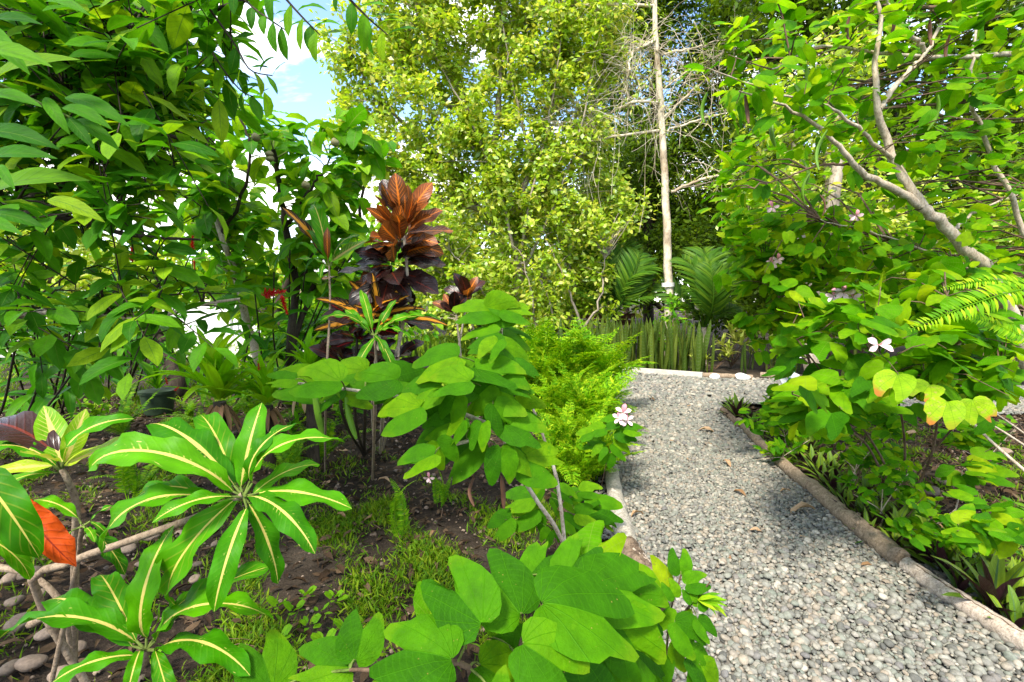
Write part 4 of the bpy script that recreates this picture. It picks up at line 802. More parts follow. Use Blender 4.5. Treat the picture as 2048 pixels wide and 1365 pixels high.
for cx, cy in ((908, 625), (935, 595)):
    c = P(cx, cy, 6.2)
    for d, L in ring(c, 8, .3, 1.1, .25, .36, cx): put_leaf(tm, CROK if rng.random() < .5 else CROO, c, c + d * L, UP * .4 + unit(CAMP - c) * .7)
part('stem', stemmesh('stem', [(spline([bM, P(922, 720, 6.3), P(912, 630, 6.2)], 10), taper(.02, .012, 10)), (spline([P(918, 690, 6.3), P(935, 600, 6.2)], 6), taper(.014, .008, 6))], M_BARK, 6), tm)

# ------------------------------------------------------------------ bauhinia tree on the right
bF = np.array((P(2120, 1010, 3.7)[0], 3.7, -.03))
tf = thing('bauhinia_tree', 'bauhinia tree leaning in over the path with pale forked limbs and hanging pods', 'tree', bF)
limb = [([bF, P(2075, 830, 3.65), P(2042, 680, 3.55), P(1985, 552, 3.45), P(1900, 465, 3.4), P(1842, 412, 3.35)], .075, .055),
        ([P(1842, 412, 3.35), P(1805, 350, 3.35), P(1775, 290, 3.35), P(1755, 215, 3.3), P(1750, 130, 3.3), P(1760, 40, 3.3), P(1740, -60, 3.3)], .05, .014),
        ([P(1842, 412, 3.35), P(1790, 380, 3.3), P(1730, 350, 3.25), P(1690, 310, 3.2), P(1650, 265, 3.15), P(1570, 215, 3.1), P(1480, 180, 3.0)], .042, .008),
        ([P(1755, 220, 3.3), P(1810, 150, 3.35), P(1860, 95, 3.4), P(1910, -30, 3.5)], .03, .012), ([P(1852, 100, 3.4), P(1800, 40, 3.3), P(1760, -20, 3.2)], .022, .01),
        ([P(1790, 320, 3.35), P(1720, 265, 3.2), P(1660, 215, 3.1), P(1560, 190, 2.95), P(1410, 140, 2.8)], .022, .005),
        ([P(2100, 105, 3.6), P(1990, 110, 3.5), P(1880, 115, 3.45), P(1760, 105, 3.35), P(1640, 95, 3.2), P(1540, 140, 3.1)], .03, .007),
        ([P(2042, 680, 3.55), P(2090, 560, 3.7), P(2130, 400, 3.8), P(2110, 105, 3.7), P(2080, -80, 3.7)], .05, .02),
        ([P(1900, 465, 3.4), P(1960, 420, 3.6), P(2060, 380, 3.8)], .02, .007), ([P(1985, 552, 3.45), P(1900, 520, 3.6), P(1760, 470, 3.7), P(1640, 440, 3.6)], .02, .006), ([P(2090, 560, 3.7), P(1980, 300, 3.6), P(1940, 180, 3.5), P(1960, 20, 3.5)], .03, .01),
        ([P(1700, 330, 3.25), P(1640, 330, 3.2), P(1560, 360, 3.1), P(1480, 380, 3.0)], .014, .005)]
lines = [(spline(q, 26) + rng.normal(0, .006, (26, 3)), taper(a * .66, b * .6, 26)) for q, a, b in limb]
part('trunk', stemmesh('trunk', lines[:1], M_BARK, 12, .03), tf)
for l in lines[1:]: part('limb', stemmesh('limb', [l], M_BARK if l[1][0] > .013 else M_TWIG, 9, .03), tf)
nd = np.vstack([l[0] for l in lines])
cs = np.vstack([fill([(1380, 130), (1500, 60), (1620, 0), (2048, -40), (2060, 250), (1900, 300), (1700, 240), (1550, 230), (1400, 190)], 64, 2.7, 4.0), fill([(1450, 230), (1600, 240), (1750, 260), (1850, 330), (2048, 240), (2060, 560), (1850, 540), (1600, 500), (1430, 420)], 105, 3.2, 5.4), fill([(1470, 430), (1700, 440), (2000, 480), (2060, 640), (1700, 600), (1500, 560)], 60, 3.6, 5.2),
    fill([(1500, -150), (2300, -200), (2300, 300), (2100, 300), (2040, -20), (1500, -20)], 30, 2.8, 4.2)])
PP, DD, NN, SS, tw = leafy(cs, nd, 6, (.075, .128), .075, (-.15, -.25, 1), .3, .42, .7, .004)
part('twigs', stemmesh('twigs', tw, M_TWIG, 4), tf)
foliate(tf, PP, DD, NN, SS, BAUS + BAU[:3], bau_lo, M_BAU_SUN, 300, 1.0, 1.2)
for px, py, L, g in ((1590, 170, .20, 1), (1612, 130, .16, 1), (1655, 260, .24, 1), (1604, 320, .17, 1), (1620, 345, .2, 1), (1415, 185, .17, 1), (1700, 30, .16, 0), (1690, 130, .16, 0), (1900, 70, .16, 0), (1490, 190, .18, 0), (1640, 390, .13, 0), (1860, 40, .15, 0), (1545, 240, .16, 1), (1875, 190, .2, 1), (1785, 15, .16, 0)):
    pod(tf, P(px, py, 3.0 + rng.uniform(-.1, .3)), L, M_POD_G if g else M_POD_B, .016 if g else .012)
for px, py in ((1545, 415), (1712, 432)): flower(tf, P(px, py, 3.2), .042)

# ------------------------------------------------------------------ bauhinia bushes beside the path on the right
def bush(label, base, stems, polys, k, size, parts=300, rs=.009, meshes=None, mat=M_BAU, nb=(-.25, -.35, 1), name='bauhinia_shrub', spread=.05, smat=M_TWIG):
    t = thing(name, label, 'shrub', base, 'bauhinia shrubs'); ln = [(spline([base] + [P(*q) for q in s_], 18), taper(rs, rs * .4, 18)) for s_ in stems]
    for l in ln: part('stem', stemmesh('stem', [l], smat, 7, .04), t)
    cs_ = np.vstack([fill(*p_) for p_ in polys]); nodes = np.vstack([l[0][5:] for l in ln])
    PP, DD, NN, SS, tw = leafy(cs_, nodes, k, size, spread, nb, .35, .38, .8, .003)
    part('twigs', stemmesh('twigs', tw, M_TWIG, 4), t); foliate(t, PP, DD, NN, SS, meshes or (BAU + BAUS), bau_lo, mat, parts, 1.0, .7)
    return t
gb = G(1800, 1035)
tg = bush('leafy bauhinia bush with a white four-petalled flower, right of the path bend', gb,
    [[(1770, 930, 3.2), (1700, 820, 2.9), (1640, 740, 2.7), (1580, 660, 2.7)], [(1810, 900, 3.1), (1790, 780, 2.7), (1740, 700, 2.4)], [(1860, 920, 3.1), (1880, 800, 2.8), (1900, 700, 2.6), (1890, 560, 2.6)], [(1840, 940, 3.2), (1920, 840, 2.9), (2000, 760, 2.7)], [(1740, 900, 3.0), (1680, 850, 2.6), (1620, 800, 2.5)]],
    [([(1560, 600), (1700, 560), (2000, 580), (2060, 700), (1900, 760), (1650, 760), (1540, 690)], 42, 2.3, 3.2), ([(1580, 760), (1900, 740), (2060, 740), (2060, 800), (1880, 830), (1620, 830)], 26, 2.0, 2.8), ([(1520, 560), (1900, 540), (1900, 640), (1560, 640)], 16, 2.6, 3.6)], 4, (.10, .16))
flower(tg, P(1757, 690, 2.2), .058, unit(np.array((-.25, -1, .15))), 0, (.5, 2.6, 3.75, 5.75)); flower(tg, P(1688, 585, 2.6), .05); flower(tg, P(1705, 595, 2.6), .045); flower(tg, P(1668, 592, 2.65), .045)
for L in ((1795, 750, 1775, 800, 2.0, 0, .1), (1895, 803, 1880, 852, 1.95, 0, 0), (1945, 800, 1965, 848, 1.95, 0, 0), (1860, 770, 1835, 800, 2.05, 0, 0)):
    p0, p1 = P(*L[:2], L[4]), P(*L[2:4], L[4] - .03); put_leaf(tg, BAUX, p0, p1, .5 * UP + .9 * unit(CAMP - p0), 1.1, label='yellowing leaf with browned edges')
tg2 = bush('slender bauhinia bush with pink flowers in front of the pale forked shrub', G(1640, 905),
    [[(1640, 800, 4.7), (1610, 700, 4.6), (1560, 600, 4.5), (1530, 520, 4.5)], [(1655, 780, 4.7), (1660, 640, 4.6), (1640, 500, 4.5)], [(1690, 800, 4.6), (1740, 660, 4.4), (1760, 560, 4.4)]],
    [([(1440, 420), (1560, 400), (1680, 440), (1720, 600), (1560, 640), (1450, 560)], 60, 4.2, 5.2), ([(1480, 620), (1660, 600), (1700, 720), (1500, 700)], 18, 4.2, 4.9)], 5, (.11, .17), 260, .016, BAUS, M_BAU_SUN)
for px, py in ((1545, 528), (1555, 520), (1600, 470)): flower(tg2, P(px, py, 4.25), .055)
# low seedlings along the outer edge
for lab, px, py, poly, nc, kk, sz, Y0, Y1 in (
    ('low bauhinia seedling patch at the bend over the dark oyster plants', 1580, 900, [(1455, 800), (1560, 780), (1650, 830), (1640, 880), (1560, 880), (1480, 845)], 22, 4, (.07, .115), 4.2, 5.0),
    ('yellow-green bauhinia seedlings in the middle of the oyster bed', 1700, 985, [(1590, 840), (1780, 810), (1850, 870), (1800, 930), (1720, 940), (1610, 890)], 40, 4, (.05, .095), 3.1, 3.9),
    ('small bauhinia seedling standing on bare soil behind the oyster bed', 1905, 1040, [(1860, 930), (1990, 895), (1990, 950), (1900, 960)], 4, 3, (.10, .13), 2.9, 3.2),
    ('tiny round-leaved bauhinia seedlings low in the oyster bed', 1760, 1060, [(1690, 940), (1800, 920), (1860, 990), (1780, 1000), (1700, 990)], 18, 4, (.045, .075), 2.75, 3.2),
    ('bauhinia seedling with overlapping leaves at the picture edge above the big oyster plant', 1990, 1130, [(1880, 1010), (2060, 990), (2080, 1090), (1990, 1110), (1900, 1060)], 12, 4, (.07, .11), 1.9, 2.4),
    ('bauhinia seedlings spreading low between the oyster rosettes', 1840, 1090, [(1770, 1000), (1880, 990), (1960, 1050), (1900, 1090), (1800, 1060)], 16, 4, (.05, .08), 2.4, 2.8),
    ('leafy bauhinia seedling on the bare soil far right', 1960, 960, [(1860, 850), (2040, 840), (2060, 900), (1960, 920)], 12, 4, (.07, .11), 3.3, 4.0),
    ('lone two-leaf bauhinia sprout beside the tan knotty log', 1770, 1095, [(1750, 1075), (1775, 1075), (1775, 1090), (1755, 1090)], 1, 3, (.05, .06), 2.75, 2.85),
    ('bright bauhinia sprout beside the brown mossy log', 1560, 925, [(1530, 885), (1600, 880), (1600, 915), (1550, 920)], 7, 4, (.06, .09), 3.9, 4.3)):
    g_ = G(px, py); c0 = np.mean(poly, 0); Ym = (Y0 + Y1) / 2
    bush(lab, g_, [[(px + (c0[0] - px) * .4, py + (c0[1] - py) * .4, g_[1] + (Ym - g_[1]) * .5), (c0[0] + dx, c0[1] + dy, Ym)] for dx, dy in ((0, 0), (-60 if nc > 5 else -10, 20 if nc > 5 else 5), (50 if nc > 5 else 8, -20 if nc > 5 else -4))], [(poly, nc, Y0, Y1)], kk, sz, 300, .005, None, M_BAU, (-.2, -.45, 1), 'bauhinia_seedling', .03, M_BARK)
# thin bare stems leaning over the soil on the right
for lab, pts, r_ in (('pale bare stick leaning over the bare soil, lowest of three', [(2070, 960, 2.9), (1990, 890, 3.0), (1950, 850, 3.1), (1900, 790, 3.1)], .010), ('pale bare stick leaning over the bare soil, middle of three', [(2070, 905, 3.2), (2000, 860, 3.2), (1930, 820, 3.2)], .008), ('pale bare stick leaning over the bare soil, topmost of three', [(2080, 890, 3.4), (2010, 840, 3.4), (1950, 800, 3.4)], .007)):
    solo('leaning_stick', stemmesh('leaning_stick', [(curve_pts(pts, 12), taper(r_, r_ * .6, 12))], M_BARK, 6, .05), lab, 'stick')
# ------------------------------------------------------------------ ferns
def frond_geo(npin, plen, w, droop, ruffle=0, seed=0, rows=14, twist=0.0):
    """arched frond, chord along +Y; ruffled fronds carry lobed pinnae"""
    r = np.random.default_rng(seed); t = np.linspace(0, 1, rows); a = droop * (.5 - t); y = np.concatenate([[0], np.cumsum(np.cos(a))[:-1]]) / rows; z = np.concatenate([[0], np.cumsum(np.sin(a))[:-1]]) / rows
    L = math.hypot(y[-1], z[-1]); rt = np.array([[y[-1], z[-1]], [-z[-1], y[-1]]]) / L; yz = np.stack([y, z], -1) @ rt.T / L
    sp = np.stack([0 * t, yz[:, 0], yz[:, 1]], -1); gs = [tube(sp, taper(.008, .002, rows), 4)]
    sm = leaf_geo(w, (.7, .8), 4, 1, .7, .25)
    for i in range(npin):
        u = .10 + .89 * (i + .5) / npin; k = u * (rows - 1); i0 = min(int(k), rows - 2); c = sp[i0] + (sp[i0 + 1] - sp[i0]) * (k - i0); tg = unit(sp[i0 + 1] - sp[i0])
        Lp = plen * math.sin(math.pi * min(1, u * .86 + .14)) ** .7 * r.uniform(.85, 1.12) + .01
        for sd in (-1, 1):
            d = np.array((sd, 0, 0)) * 1.0 + tg * .35 + np.array((0, 0, r.uniform(-.35, .1))); up = np.cross(np.array((1, 0, 0)), tg) + r.normal(0, .15, 3)
            R = frames(d[None], up[None])[0]
            if ruffle:
                q = 3; gs.append(rot_geo(sm, R * Lp, c))
                for m in range(q):
                    cc = c + unit(d) * Lp * (m + .3) / q; l2 = Lp * .5 * (1 - .45 * m / q)
                    for s2 in (-1, 1):
                        d2 = unit(unit(d) * .75 + tg * s2 * .8 + r.normal(0, .16, 3)); gs.append(rot_geo(leaf_geo(.36, (.7, .8), 3, 1, .5, .2), frames(d2[None], (up + r.normal(0, .25, 3))[None])[0] * l2, cc))
            else: gs.append(rot_geo(sm, R * Lp, c))
    return cat(gs)
RUF = [mk('frond', *frond_geo(20, .17, .2, dr, 1, i), M_FERNY) for i, dr in enumerate((1.0, 1.5, .7, 1.9, 1.2))]
FRN = [mk('frond', *frond_geo(34, .11, .26, dr, 0, 10 + i), M_FERN) for i, dr in enumerate((.9, 1.5, .4, 1.9))]
def fern(label, crowns, n, L0, L1, meshes, el=(.5, 1.35), bias=(0, 0, 0), name='fern', group='ferns'):
    base = crowns[0]; t = thing(name, label, 'fern', base, group)
    for c in crowns:
        for k in range(n):
            th = k * 2.399 + rng.uniform(-.4, .4); e = rng.uniform(*el); d = unit(np.array((math.cos(th) * math.cos(e), math.sin(th) * math.cos(e), math.sin(e))) + np.array(bias)); L = rng.uniform(L0, L1)
            R = frames(d[None], (UP * 1.0 - d * .3 + rng.normal(0, .12, 3))[None])[0]; part('frond', pick(meshes), t, M4(R, np.asarray(c) + rng.normal(0, .02, 3) * (1, 1, 0), float(L)))
    return t
fern('tall ruffled yellow-green fern mound nearest the snake plants', [G(1085, 815), G(1120, 825), G(1150, 818), G(1070, 800), G(1180, 830)], 16, .85, 1.35, RUF, (.5, 1.4), (.1, -.1, 0), 'ruffled_fern')
fern('ruffled yellow-green fern spilling over the path edge in mid bed', [G(1110, 880), G(1150, 890), G(1185, 880), G(1140, 860), G(1180, 850)], 14, .6, .95, RUF, (.3, 1.3), (.2, -.1, 0), 'ruffled_fern')
fern('near ruffled fern clump above the top of the grey log', [G(1120, 965), G(1160, 975), G(1185, 960), G(1140, 935), G(1185, 925)], 12, .42, .68, RUF, (.3, 1.35), (.1, -.15, 0), 'ruffled_fern')
def single_frond(t, a, b, n, meshes=FRN): put_leaf(t, meshes, a, b, n, 1.0, 'frond')
tI = thing('fern', 'arching fern fronds hanging in from the edge before the bauhinia trunk', 'fern', P(2150, 640, 1.5) * (1, 1, 0), 'ferns')
FRB = [mk('frond', *frond_geo(44, .10, .22, dr, 0, 30 + i), M_FERNY) for i, dr in enumerate((.9, 1.3))]
single_frond(tI, P(2080, 575, 1.9), P(1815, 662, 1.85), np.array((-.2, -.9, .6)), FRB); single_frond(tI, P(2100, 715, 1.85), P(1890, 625, 1.95), np.array((0, -.9, .6)), FRB); single_frond(tI, P(2090, 590, 1.9), P(1875, 582, 1.95), np.array((.1, -.8, .8)), FRB)
part('rootstock', stemmesh('rootstock', [(spline([P(2150, 640, 1.9) * (1, 1, 0), P(2150, 900, 1.9), P(2110, 700, 1.9), P(2085, 580, 1.9)], 10), taper(.02, .01, 10))], M_BARK_D, 6), tI)
for lab, px, py, n, L0, L1 in (('upright green fern frond standing on the bare soil left of the grass', 800, 1085, 3, .28, .42), ('small fern tuft on the soil under the eye-high bauhinia', 880, 1015, 4, .18, .26), ('fern hiding behind the large croton rosette', 268, 1000, 9, .4, .62), ('dark fern under the croton cluster', 640, 925, 13, .4, .65), ('fern arching over soil before the dark pot', 250, 870, 9, .4, .7), ('fern at the foot of the bromeliads', 400, 905, 10, .4, .6), ('fern behind the variegated croton', 110, 900, 7, .35, .55), ('little fern in the shade beside the dark stems', 880, 1010, 3, .2, .3), ('fern under the near end of the croton cluster', 590, 955, 10, .35, .5), ('fern in front of the large bromeliad stump', 442, 880, 14, .45, .7), ('fern in front of the smaller bromeliad stump', 525, 878, 14, .45, .7), ('fern low beside the dark pot', 380, 860, 10, .35, .5)):
    fern(lab, [G(px, py)], n, L0, L1, FRN, (.35, 1.3) if n > 4 else (.9, 1.4))

# ------------------------------------------------------------------ bromeliads, pot, ginger
strap = [leaf_geo(w, (.45, .45), 9, 2, dr, .45, .02, 2) for w, dr in ((.17, .7), (.20, 1.2), (.16, .4), (.19, 1.6))]
BROM, SANS = lm('bromeliad_leaf', strap, M_BROM), lm('snake_plant_leaf', [leaf_geo(w, (.62, .38), 9, 2, dr, .35, .03, 1.5, w * 30, tw) for w, dr, tw in ((.085, .15, .6), (.095, -.2, -.9), (.075, .3, 1.3), (.09, .1, -.3))], M_SANS)
def rosette(name, label, c, n, L0, L1, meshes, cat_, e0, e1, group, stem=None, wid=1.0):
    t = thing(name, label, cat_, np.asarray(c) * (1, 1, 0) if stem is not None else c, group)
    for k in range(n):
        u = k / n; th = k * 2.399; e = e0 + (e1 - e0) * u + rng.uniform(-.12, .12); d = np.array((math.cos(th) * math.cos(e), math.sin(th) * math.cos(e), math.sin(e))); put_leaf(t, meshes, np.asarray(c) + d * .02, np.asarray(c) + d * rng.uniform(L0, L1), UP * .8 - d * .2, wid)
    if stem is not None:
        part('stump', stem, t)
        for k in range(11): th = k * 2.399; d = np.array((math.cos(th) * .5, math.sin(th) * .5, -1)); put_leaf(t, HANG, np.asarray(c) + d * .03, np.asarray(c) + d * rng.uniform(.2, .42), np.array((math.cos(th), math.sin(th), .6)), 1.0, 'dry_leaf')
    return t
HANG = lm('dry_leaf', strap, M_DRY)
def stump(c, r): c = np.asarray(c, float); return mk('stump', *tube([c * (1, 1, 0) - UP * .03, c * (1, 1, .5), c - UP * .02], [r * 1.15, r, r * .9], 10, True, .12), M_BARK_D)
c = P(440, 800, 4.2); rosette('bromeliad', 'large lime-green bromeliad rosette on a dark stump', c, 34, .48, .78, BROM, 'bromeliad', .15, 1.35, 'bromeliads', stump(c, .06))
c = P(535, 808, 4.2); rosette('bromeliad', 'smaller lime bromeliad beside the large rosette, toward the croton cluster', c, 26, .36, .56, BROM, 'bromeliad', .15, 1.3, 'bromeliads', stump(c, .05))
c = P(620, 740, 4.3); rosette('bromeliad', 'broad-leaved bromeliad under the noni stems', c, 20, .28, .44, BROM, 'bromeliad', .3, 1.3, 'bromeliads', stump(c, .05))
g_ = G(318, 826); pt = thing('flower_pot', 'dark green round planter standing behind the bromeliad', 'planter', g_)
r_ = .20; h_ = .27; part('pot_body', mk('pot_body', *tube([g_, g_ + UP * h_], [r_ * .8, r_], 24, True), M_POT), pt); part('rim', mk('rim', *tube([g_ + UP * (h_ + .001), g_ + UP * (h_ + .035)], [r_ * 1.07, r_ * 1.08], 24, True), M_POT), pt)
rosette('potted_plant', 'dark strappy plant growing in the green planter', g_ + UP * (h_ + .04), 14, .25, .4, lm('leaf', strap, M_GING), 'plant', .5, 1.4, None)
bract = leaf_geo(.5, (.9, .7), 4, 1, .8, .4)
def ginger_flower(t, c, d, L):
    gs = []
    for k in range(34):
        u = k / 34; th = k * 2.4; a = unit(np.cross(d, UP + .1)); b = np.cross(d, a); dd = unit((a * math.cos(th) + b * math.sin(th)) * (1.0 - .5 * u) + d * .55); gs.append(rot_geo(bract, frames(dd[None], (d * 1.0)[None])[0] * L * .36 * (1 - .55 * u), c + d * L * u))
    part('flower', mk('flower', *cat(gs), M_RED), t)
def ginger(label, base, canes, flowers, k=9, L=(.28, .42)):
    t = thing('ginger_plant', label, 'ginger', base, 'ginger plants'); GL = [m for m in GING]
    ln = []
    for tip in canes:
        tip = np.asarray(tip, float); b0 = np.asarray(base) + rng.normal(0, .12, 3) * (1, 1, 0); m = (b0 + tip) / 2 + rng.normal(0, .04, 3); p_ = spline([b0, m, tip], 12); ln.append((p_, taper(.013, .006, 12))); ax = unit(tip - m); sd = unit(np.cross(ax, rng.normal(0, 1, 3)))
        for q in range(k):
            u = .38 + .62 * q / (k - 1); i_ = min(int(u * 11), 10); c_ = p_[i_] + (p_[i_ + 1] - p_[i_]) * (u * 11 - i_); d = unit(sd * (1 if q % 2 else -1) + ax * rng.uniform(.3, .8) + rng.normal(0, .18, 3)); put_leaf(t, GL, c_, c_ + d * rng.uniform(*L), UP * .9 + unit(CAMP - c_) * .3, 1.0)
    for l in ln: part('cane', stemmesh('cane', [l], M_BARK_D, 6), t)
    for f_, d, L_ in flowers: ginger_flower(t, np.asarray(f_), unit(np.array(d, float)), L_)
    return t
GING = lm('ginger_leaf', lan_geo, M_GING)
gb_ = G(560, 812); ginger('red ginger with a bright drooping red flower spike under the noni tree', gb_, [P(548, 545, 4.2), P(610, 545, 4.3), P(690, 520, 4.4), P(510, 590, 4.2), P(580, 500, 4.4), P(640, 600, 4.2)], [(P(522, 590, 4.0), (1, 0, .15), .19), (P(563, 590, 4.0), (.25, 0, -1), .16)], 8, (.25, .4))
gb_ = G(250, 805); ginger('tall ginger clump with a thin red spike, left of the noni trunk', gb_, [P(265, 520, 4.4), P(320, 480, 4.6), P(385, 500, 4.8), P(200, 540, 4.4), P(300, 580, 4.2), P(240, 620, 4.0), P(360, 600, 4.4)], [(P(265, 525, 4.2), (0, 0, 1), .16), (P(384, 505, 4.6), (.1, 0, 1), .15), (P(388, 520, 4.6), (0, 0, -1), .09)], 8)
gb_ = G(90, 835); ginger('dark ginger clump with crowded upright canes at the picture edge', gb_, [P(a, b, y_) for a, b, y_ in ((20, 560, 3.4), (70, 600, 3.6), (120, 560, 3.7), (170, 620, 3.6), (40, 650, 3.2), (140, 660, 3.4), (-60, 560, 3.4), (90, 500, 4.0), (200, 680, 3.5), (-30, 480, 3.6))], [(P(335, 770, 3.2), (-.2, 0, 1), .05), (P(348, 782, 3.2), (.5, 0, .4), .04)], 8)
gb_ = G(-60, 900); ginger('near ginger clump behind the variegated croton', gb_, [P(a, b, y_) for a, b, y_ in ((30, 700, 2.7), (90, 730, 2.8), (-40, 640, 2.6), (150, 740, 2.9))], [], 7, (.22, .34))
gb_ = G(470, 800); ginger('low ginger shoots with broad leaves behind the large bromeliad', gb_, [P(a, b, y_) for a, b, y_ in ((430, 690, 4.3), (500, 670, 4.4), (360, 700, 4.4), (540, 700, 4.3))], [(P(518, 742, 3.9), (0, 0, 1), .06)], 7, (.22, .34))

for k, (lab, px, py, h_) in enumerate((('low broad-leaved plant between the dark pot and the crotons', 200, 850, .45), ('leafy undergrowth plant left of the dark pot', 130, 815, .5), ('leafy undergrowth plant behind the dark pot', 340, 790, .5), ('low leafy plant at the foot of the red ginger', 500, 815, .4), ('leafy plant under the golden croton', 690, 850, .4), ('low leafy plant behind the bromeliads', 420, 775, .55), ('leafy plant in the gap beneath the slim croton', 620, 850, .4), ('leafy plant right of the croton stems', 830, 830, .45), ('low plant at the edge beside the near ginger', 20, 850, .5), ('leafy plant below the eye-high bauhinia', 900, 900, .35), ('broad leafy plant on the soil behind the large rosette', 560, 900, .3))):
    b0 = G(px, py); t = thing('undergrowth_plant', lab, 'plant', b0, 'low leafy undergrowth'); GL = lm('leaf', lan_geo[:2] + ell_geo[:2], M_GING if k % 2 else M_NONI); ln = []
    for m in range(6):
        e = b0 + np.array((rng.normal(0, .16), rng.normal(0, .16), h_ * rng.uniform(.5, 1.1))); p_ = spline([b0, (b0 + e) / 2 + rng.normal(0, .03, 3), e], 6); ln.append((p_, taper(.006, .003, 6)))
        for q in range(5): c_ = p_[2 + q * 3 // 5]; d = unit(rng.normal(0, 1, 3) * (1, 1, .3) + UP * .35); put_leaf(t, GL, c_, c_ + d * rng.uniform(.14, .26), UP + rng.normal(0, .25, 3))
    for l in ln: part('stem', stemmesh('stem', [l], M_TWIG_G, 5), t)
# ------------------------------------------------------------------ noni tree
bN = G(590, 830); tn = thing('noni_tree', 'noni tree with big glossy leaves and dark stems before the open sky', 'tree', bN)
limb = [([bN, P(575, 716, 4.7), P(593, 587, 4.7), P(575, 470, 4.6), P(560, 380, 4.6), P(545, 300, 4.5)], .045, .02), ([P(584, 690, 4.7), P(621, 585, 4.7), P(640, 555, 4.7), P(700, 515, 4.8), P(720, 430, 4.8), P(735, 330, 4.8)], .03, .012),
        ([bN + (-.1, .2, 0), P(530, 745, 4.9), P(505, 684, 4.9), P(482, 591, 4.9), P(464, 534, 4.9), P(437, 460, 4.9), P(415, 350, 4.9), P(392, 240, 4.9)], .05, .018), ([P(440, 470, 4.9), P(480, 400, 4.8), P(500, 300, 4.7), P(470, 220, 4.7)], .02, .008), ([P(570, 460, 4.6), P(620, 380, 4.6), P(660, 320, 4.6)], .018, .008), ([P(600, 560, 4.7), P(640, 480, 4.6), P(650, 420, 4.6)], .015, .007)]
lines = [(spline(q, 22) + rng.normal(0, .008, (22, 3)), taper(a, b, 22)) for q, a, b in limb]
part('trunk', stemmesh('trunk', lines[:1], M_BARK_D, 9, .04), tn)
for l in lines[1:]: part('limb', stemmesh('limb', [l], M_BARK if l[1][0] == .05 else M_BARK_D, 8, .04), tn)
cs = np.vstack([fill([(380, 190), (500, 190), (560, 270), (480, 420), (400, 480), (370, 330)], 44, 4.4, 5.8), fill([(480, 260), (640, 240), (740, 250), (790, 330), (700, 390), (600, 420), (500, 380)], 34, 4.3, 5.0), fill([(600, 400), (720, 390), (740, 560), (640, 600), (560, 560)], 30, 4.4, 5.2), fill([(420, 440), (540, 420), (560, 600), (440, 640)], 26, 4.6, 5.8), fill([(330, 380), (470, 380), (560, 440), (540, 540), (380, 560), (320, 480)], 26, 4.8, 6.0)])
PP, DD, NN, SS, tw = leafy(cs, np.vstack([l[0][8:] for l in lines]), 5, (.20, .33), .06, (0, -.3, 1), .35, .35, .5, .006)
part('twigs', stemmesh('twigs', tw, M_TWIG_G, 4), tn); foliate(tn, PP, DD, NN, SS, lm('noni_leaf', noni_geo, M_NONI), noni_lo, M_NONI, 300)
fr_ = [mk('noni_fruit', *stone_geo(60 + i, 2, .9, .06), plain_mat('noni_fruit', (.16, .15, .06), .6, .6, 45)) for i in range(2)]
for px, py in ((538, 308), (612, 370), (512, 275), (670, 285), (540, 318)): part('fruit', pick(fr_), tn, M4(np.eye(3), P(px, py, 4.2), .035))

# ------------------------------------------------------------------ overhanging tree, upper left, its crown also shading the foreground
bQ = np.array((-2.9, .4, -.03)); tq = thing('overhanging_tree', 'overhanging tree filling the upper corner with dark layered compound leaves', 'tree', bQ)
limb = [([bQ, np.array((-2.8, .5, 1.5)), np.array((-2.7, .6, 3.0)), np.array((-2.4, .4, 4.6))], .14, .09), ([np.array((-2.75, .5, 2.0)), P(60, 120, 2.4), P(250, 60, 2.3), P(430, 20, 2.1), P(600, -40, 1.9)], .02, .006), ([np.array((-2.8, .5, 1.6)), P(-100, 420, 2.6), P(100, 380, 2.7), P(250, 330, 2.8), P(380, 400, 3.0)], .02, .006),
        ([np.array((-2.85, .45, 1.2)), P(-120, 700, 2.2), P(0, 640, 2.2), P(140, 622, 2.2), P(280, 640, 2.3), P(400, 610, 2.5), P(480, 598, 2.6)], .022, .006), ([P(-100, 420, 2.6), P(100, 430, 2.3), P(260, 470, 2.4), P(400, 480, 2.7)], .02, .006), ([P(60, 120, 2.4), P(150, 220, 2.2), P(300, 260, 2.3), P(430, 300, 2.6)], .02, .006),
        ([np.array((-2.6, .5, 3.2)), np.array((-1.6, -.6, 4.2)), np.array((-.6, -1.2, 4.8))], .08, .03), ([np.array((-2.6, .5, 3.4)), np.array((-3.6, -1.0, 4.6)), np.array((-4.4, -2, 5.2))], .08, .03), ([np.array((-2.5, .5, 3.8)), np.array((-3.4, 1.4, 4.8)), np.array((-4.6, 2.2, 5.2))], .07, .03), ([np.array((-2.4, .4, 4.4)), np.array((-1.4, .6, 4.9)), np.array((-.4, .8, 5.1))], .06, .02), ([np.array((-1.6, -.6, 4.2)), np.array((-2.2, -2.2, 4.9)), np.array((-2.4, -3.4, 5.2))], .05, .02)]
lines = [(spline(q, 20), taper(a, b, 20)) for q, a, b in limb]
part('trunk', stemmesh('trunk', lines[:1], M_BARK_D, 10, .03), tq)
for l in lines[1:]: part('limb', stemmesh('limb', [l], M_BARK_D if l[1][0] != .022 else M_BARK, 7, .03), tq)
nd = np.vstack([l[0] for l in lines])
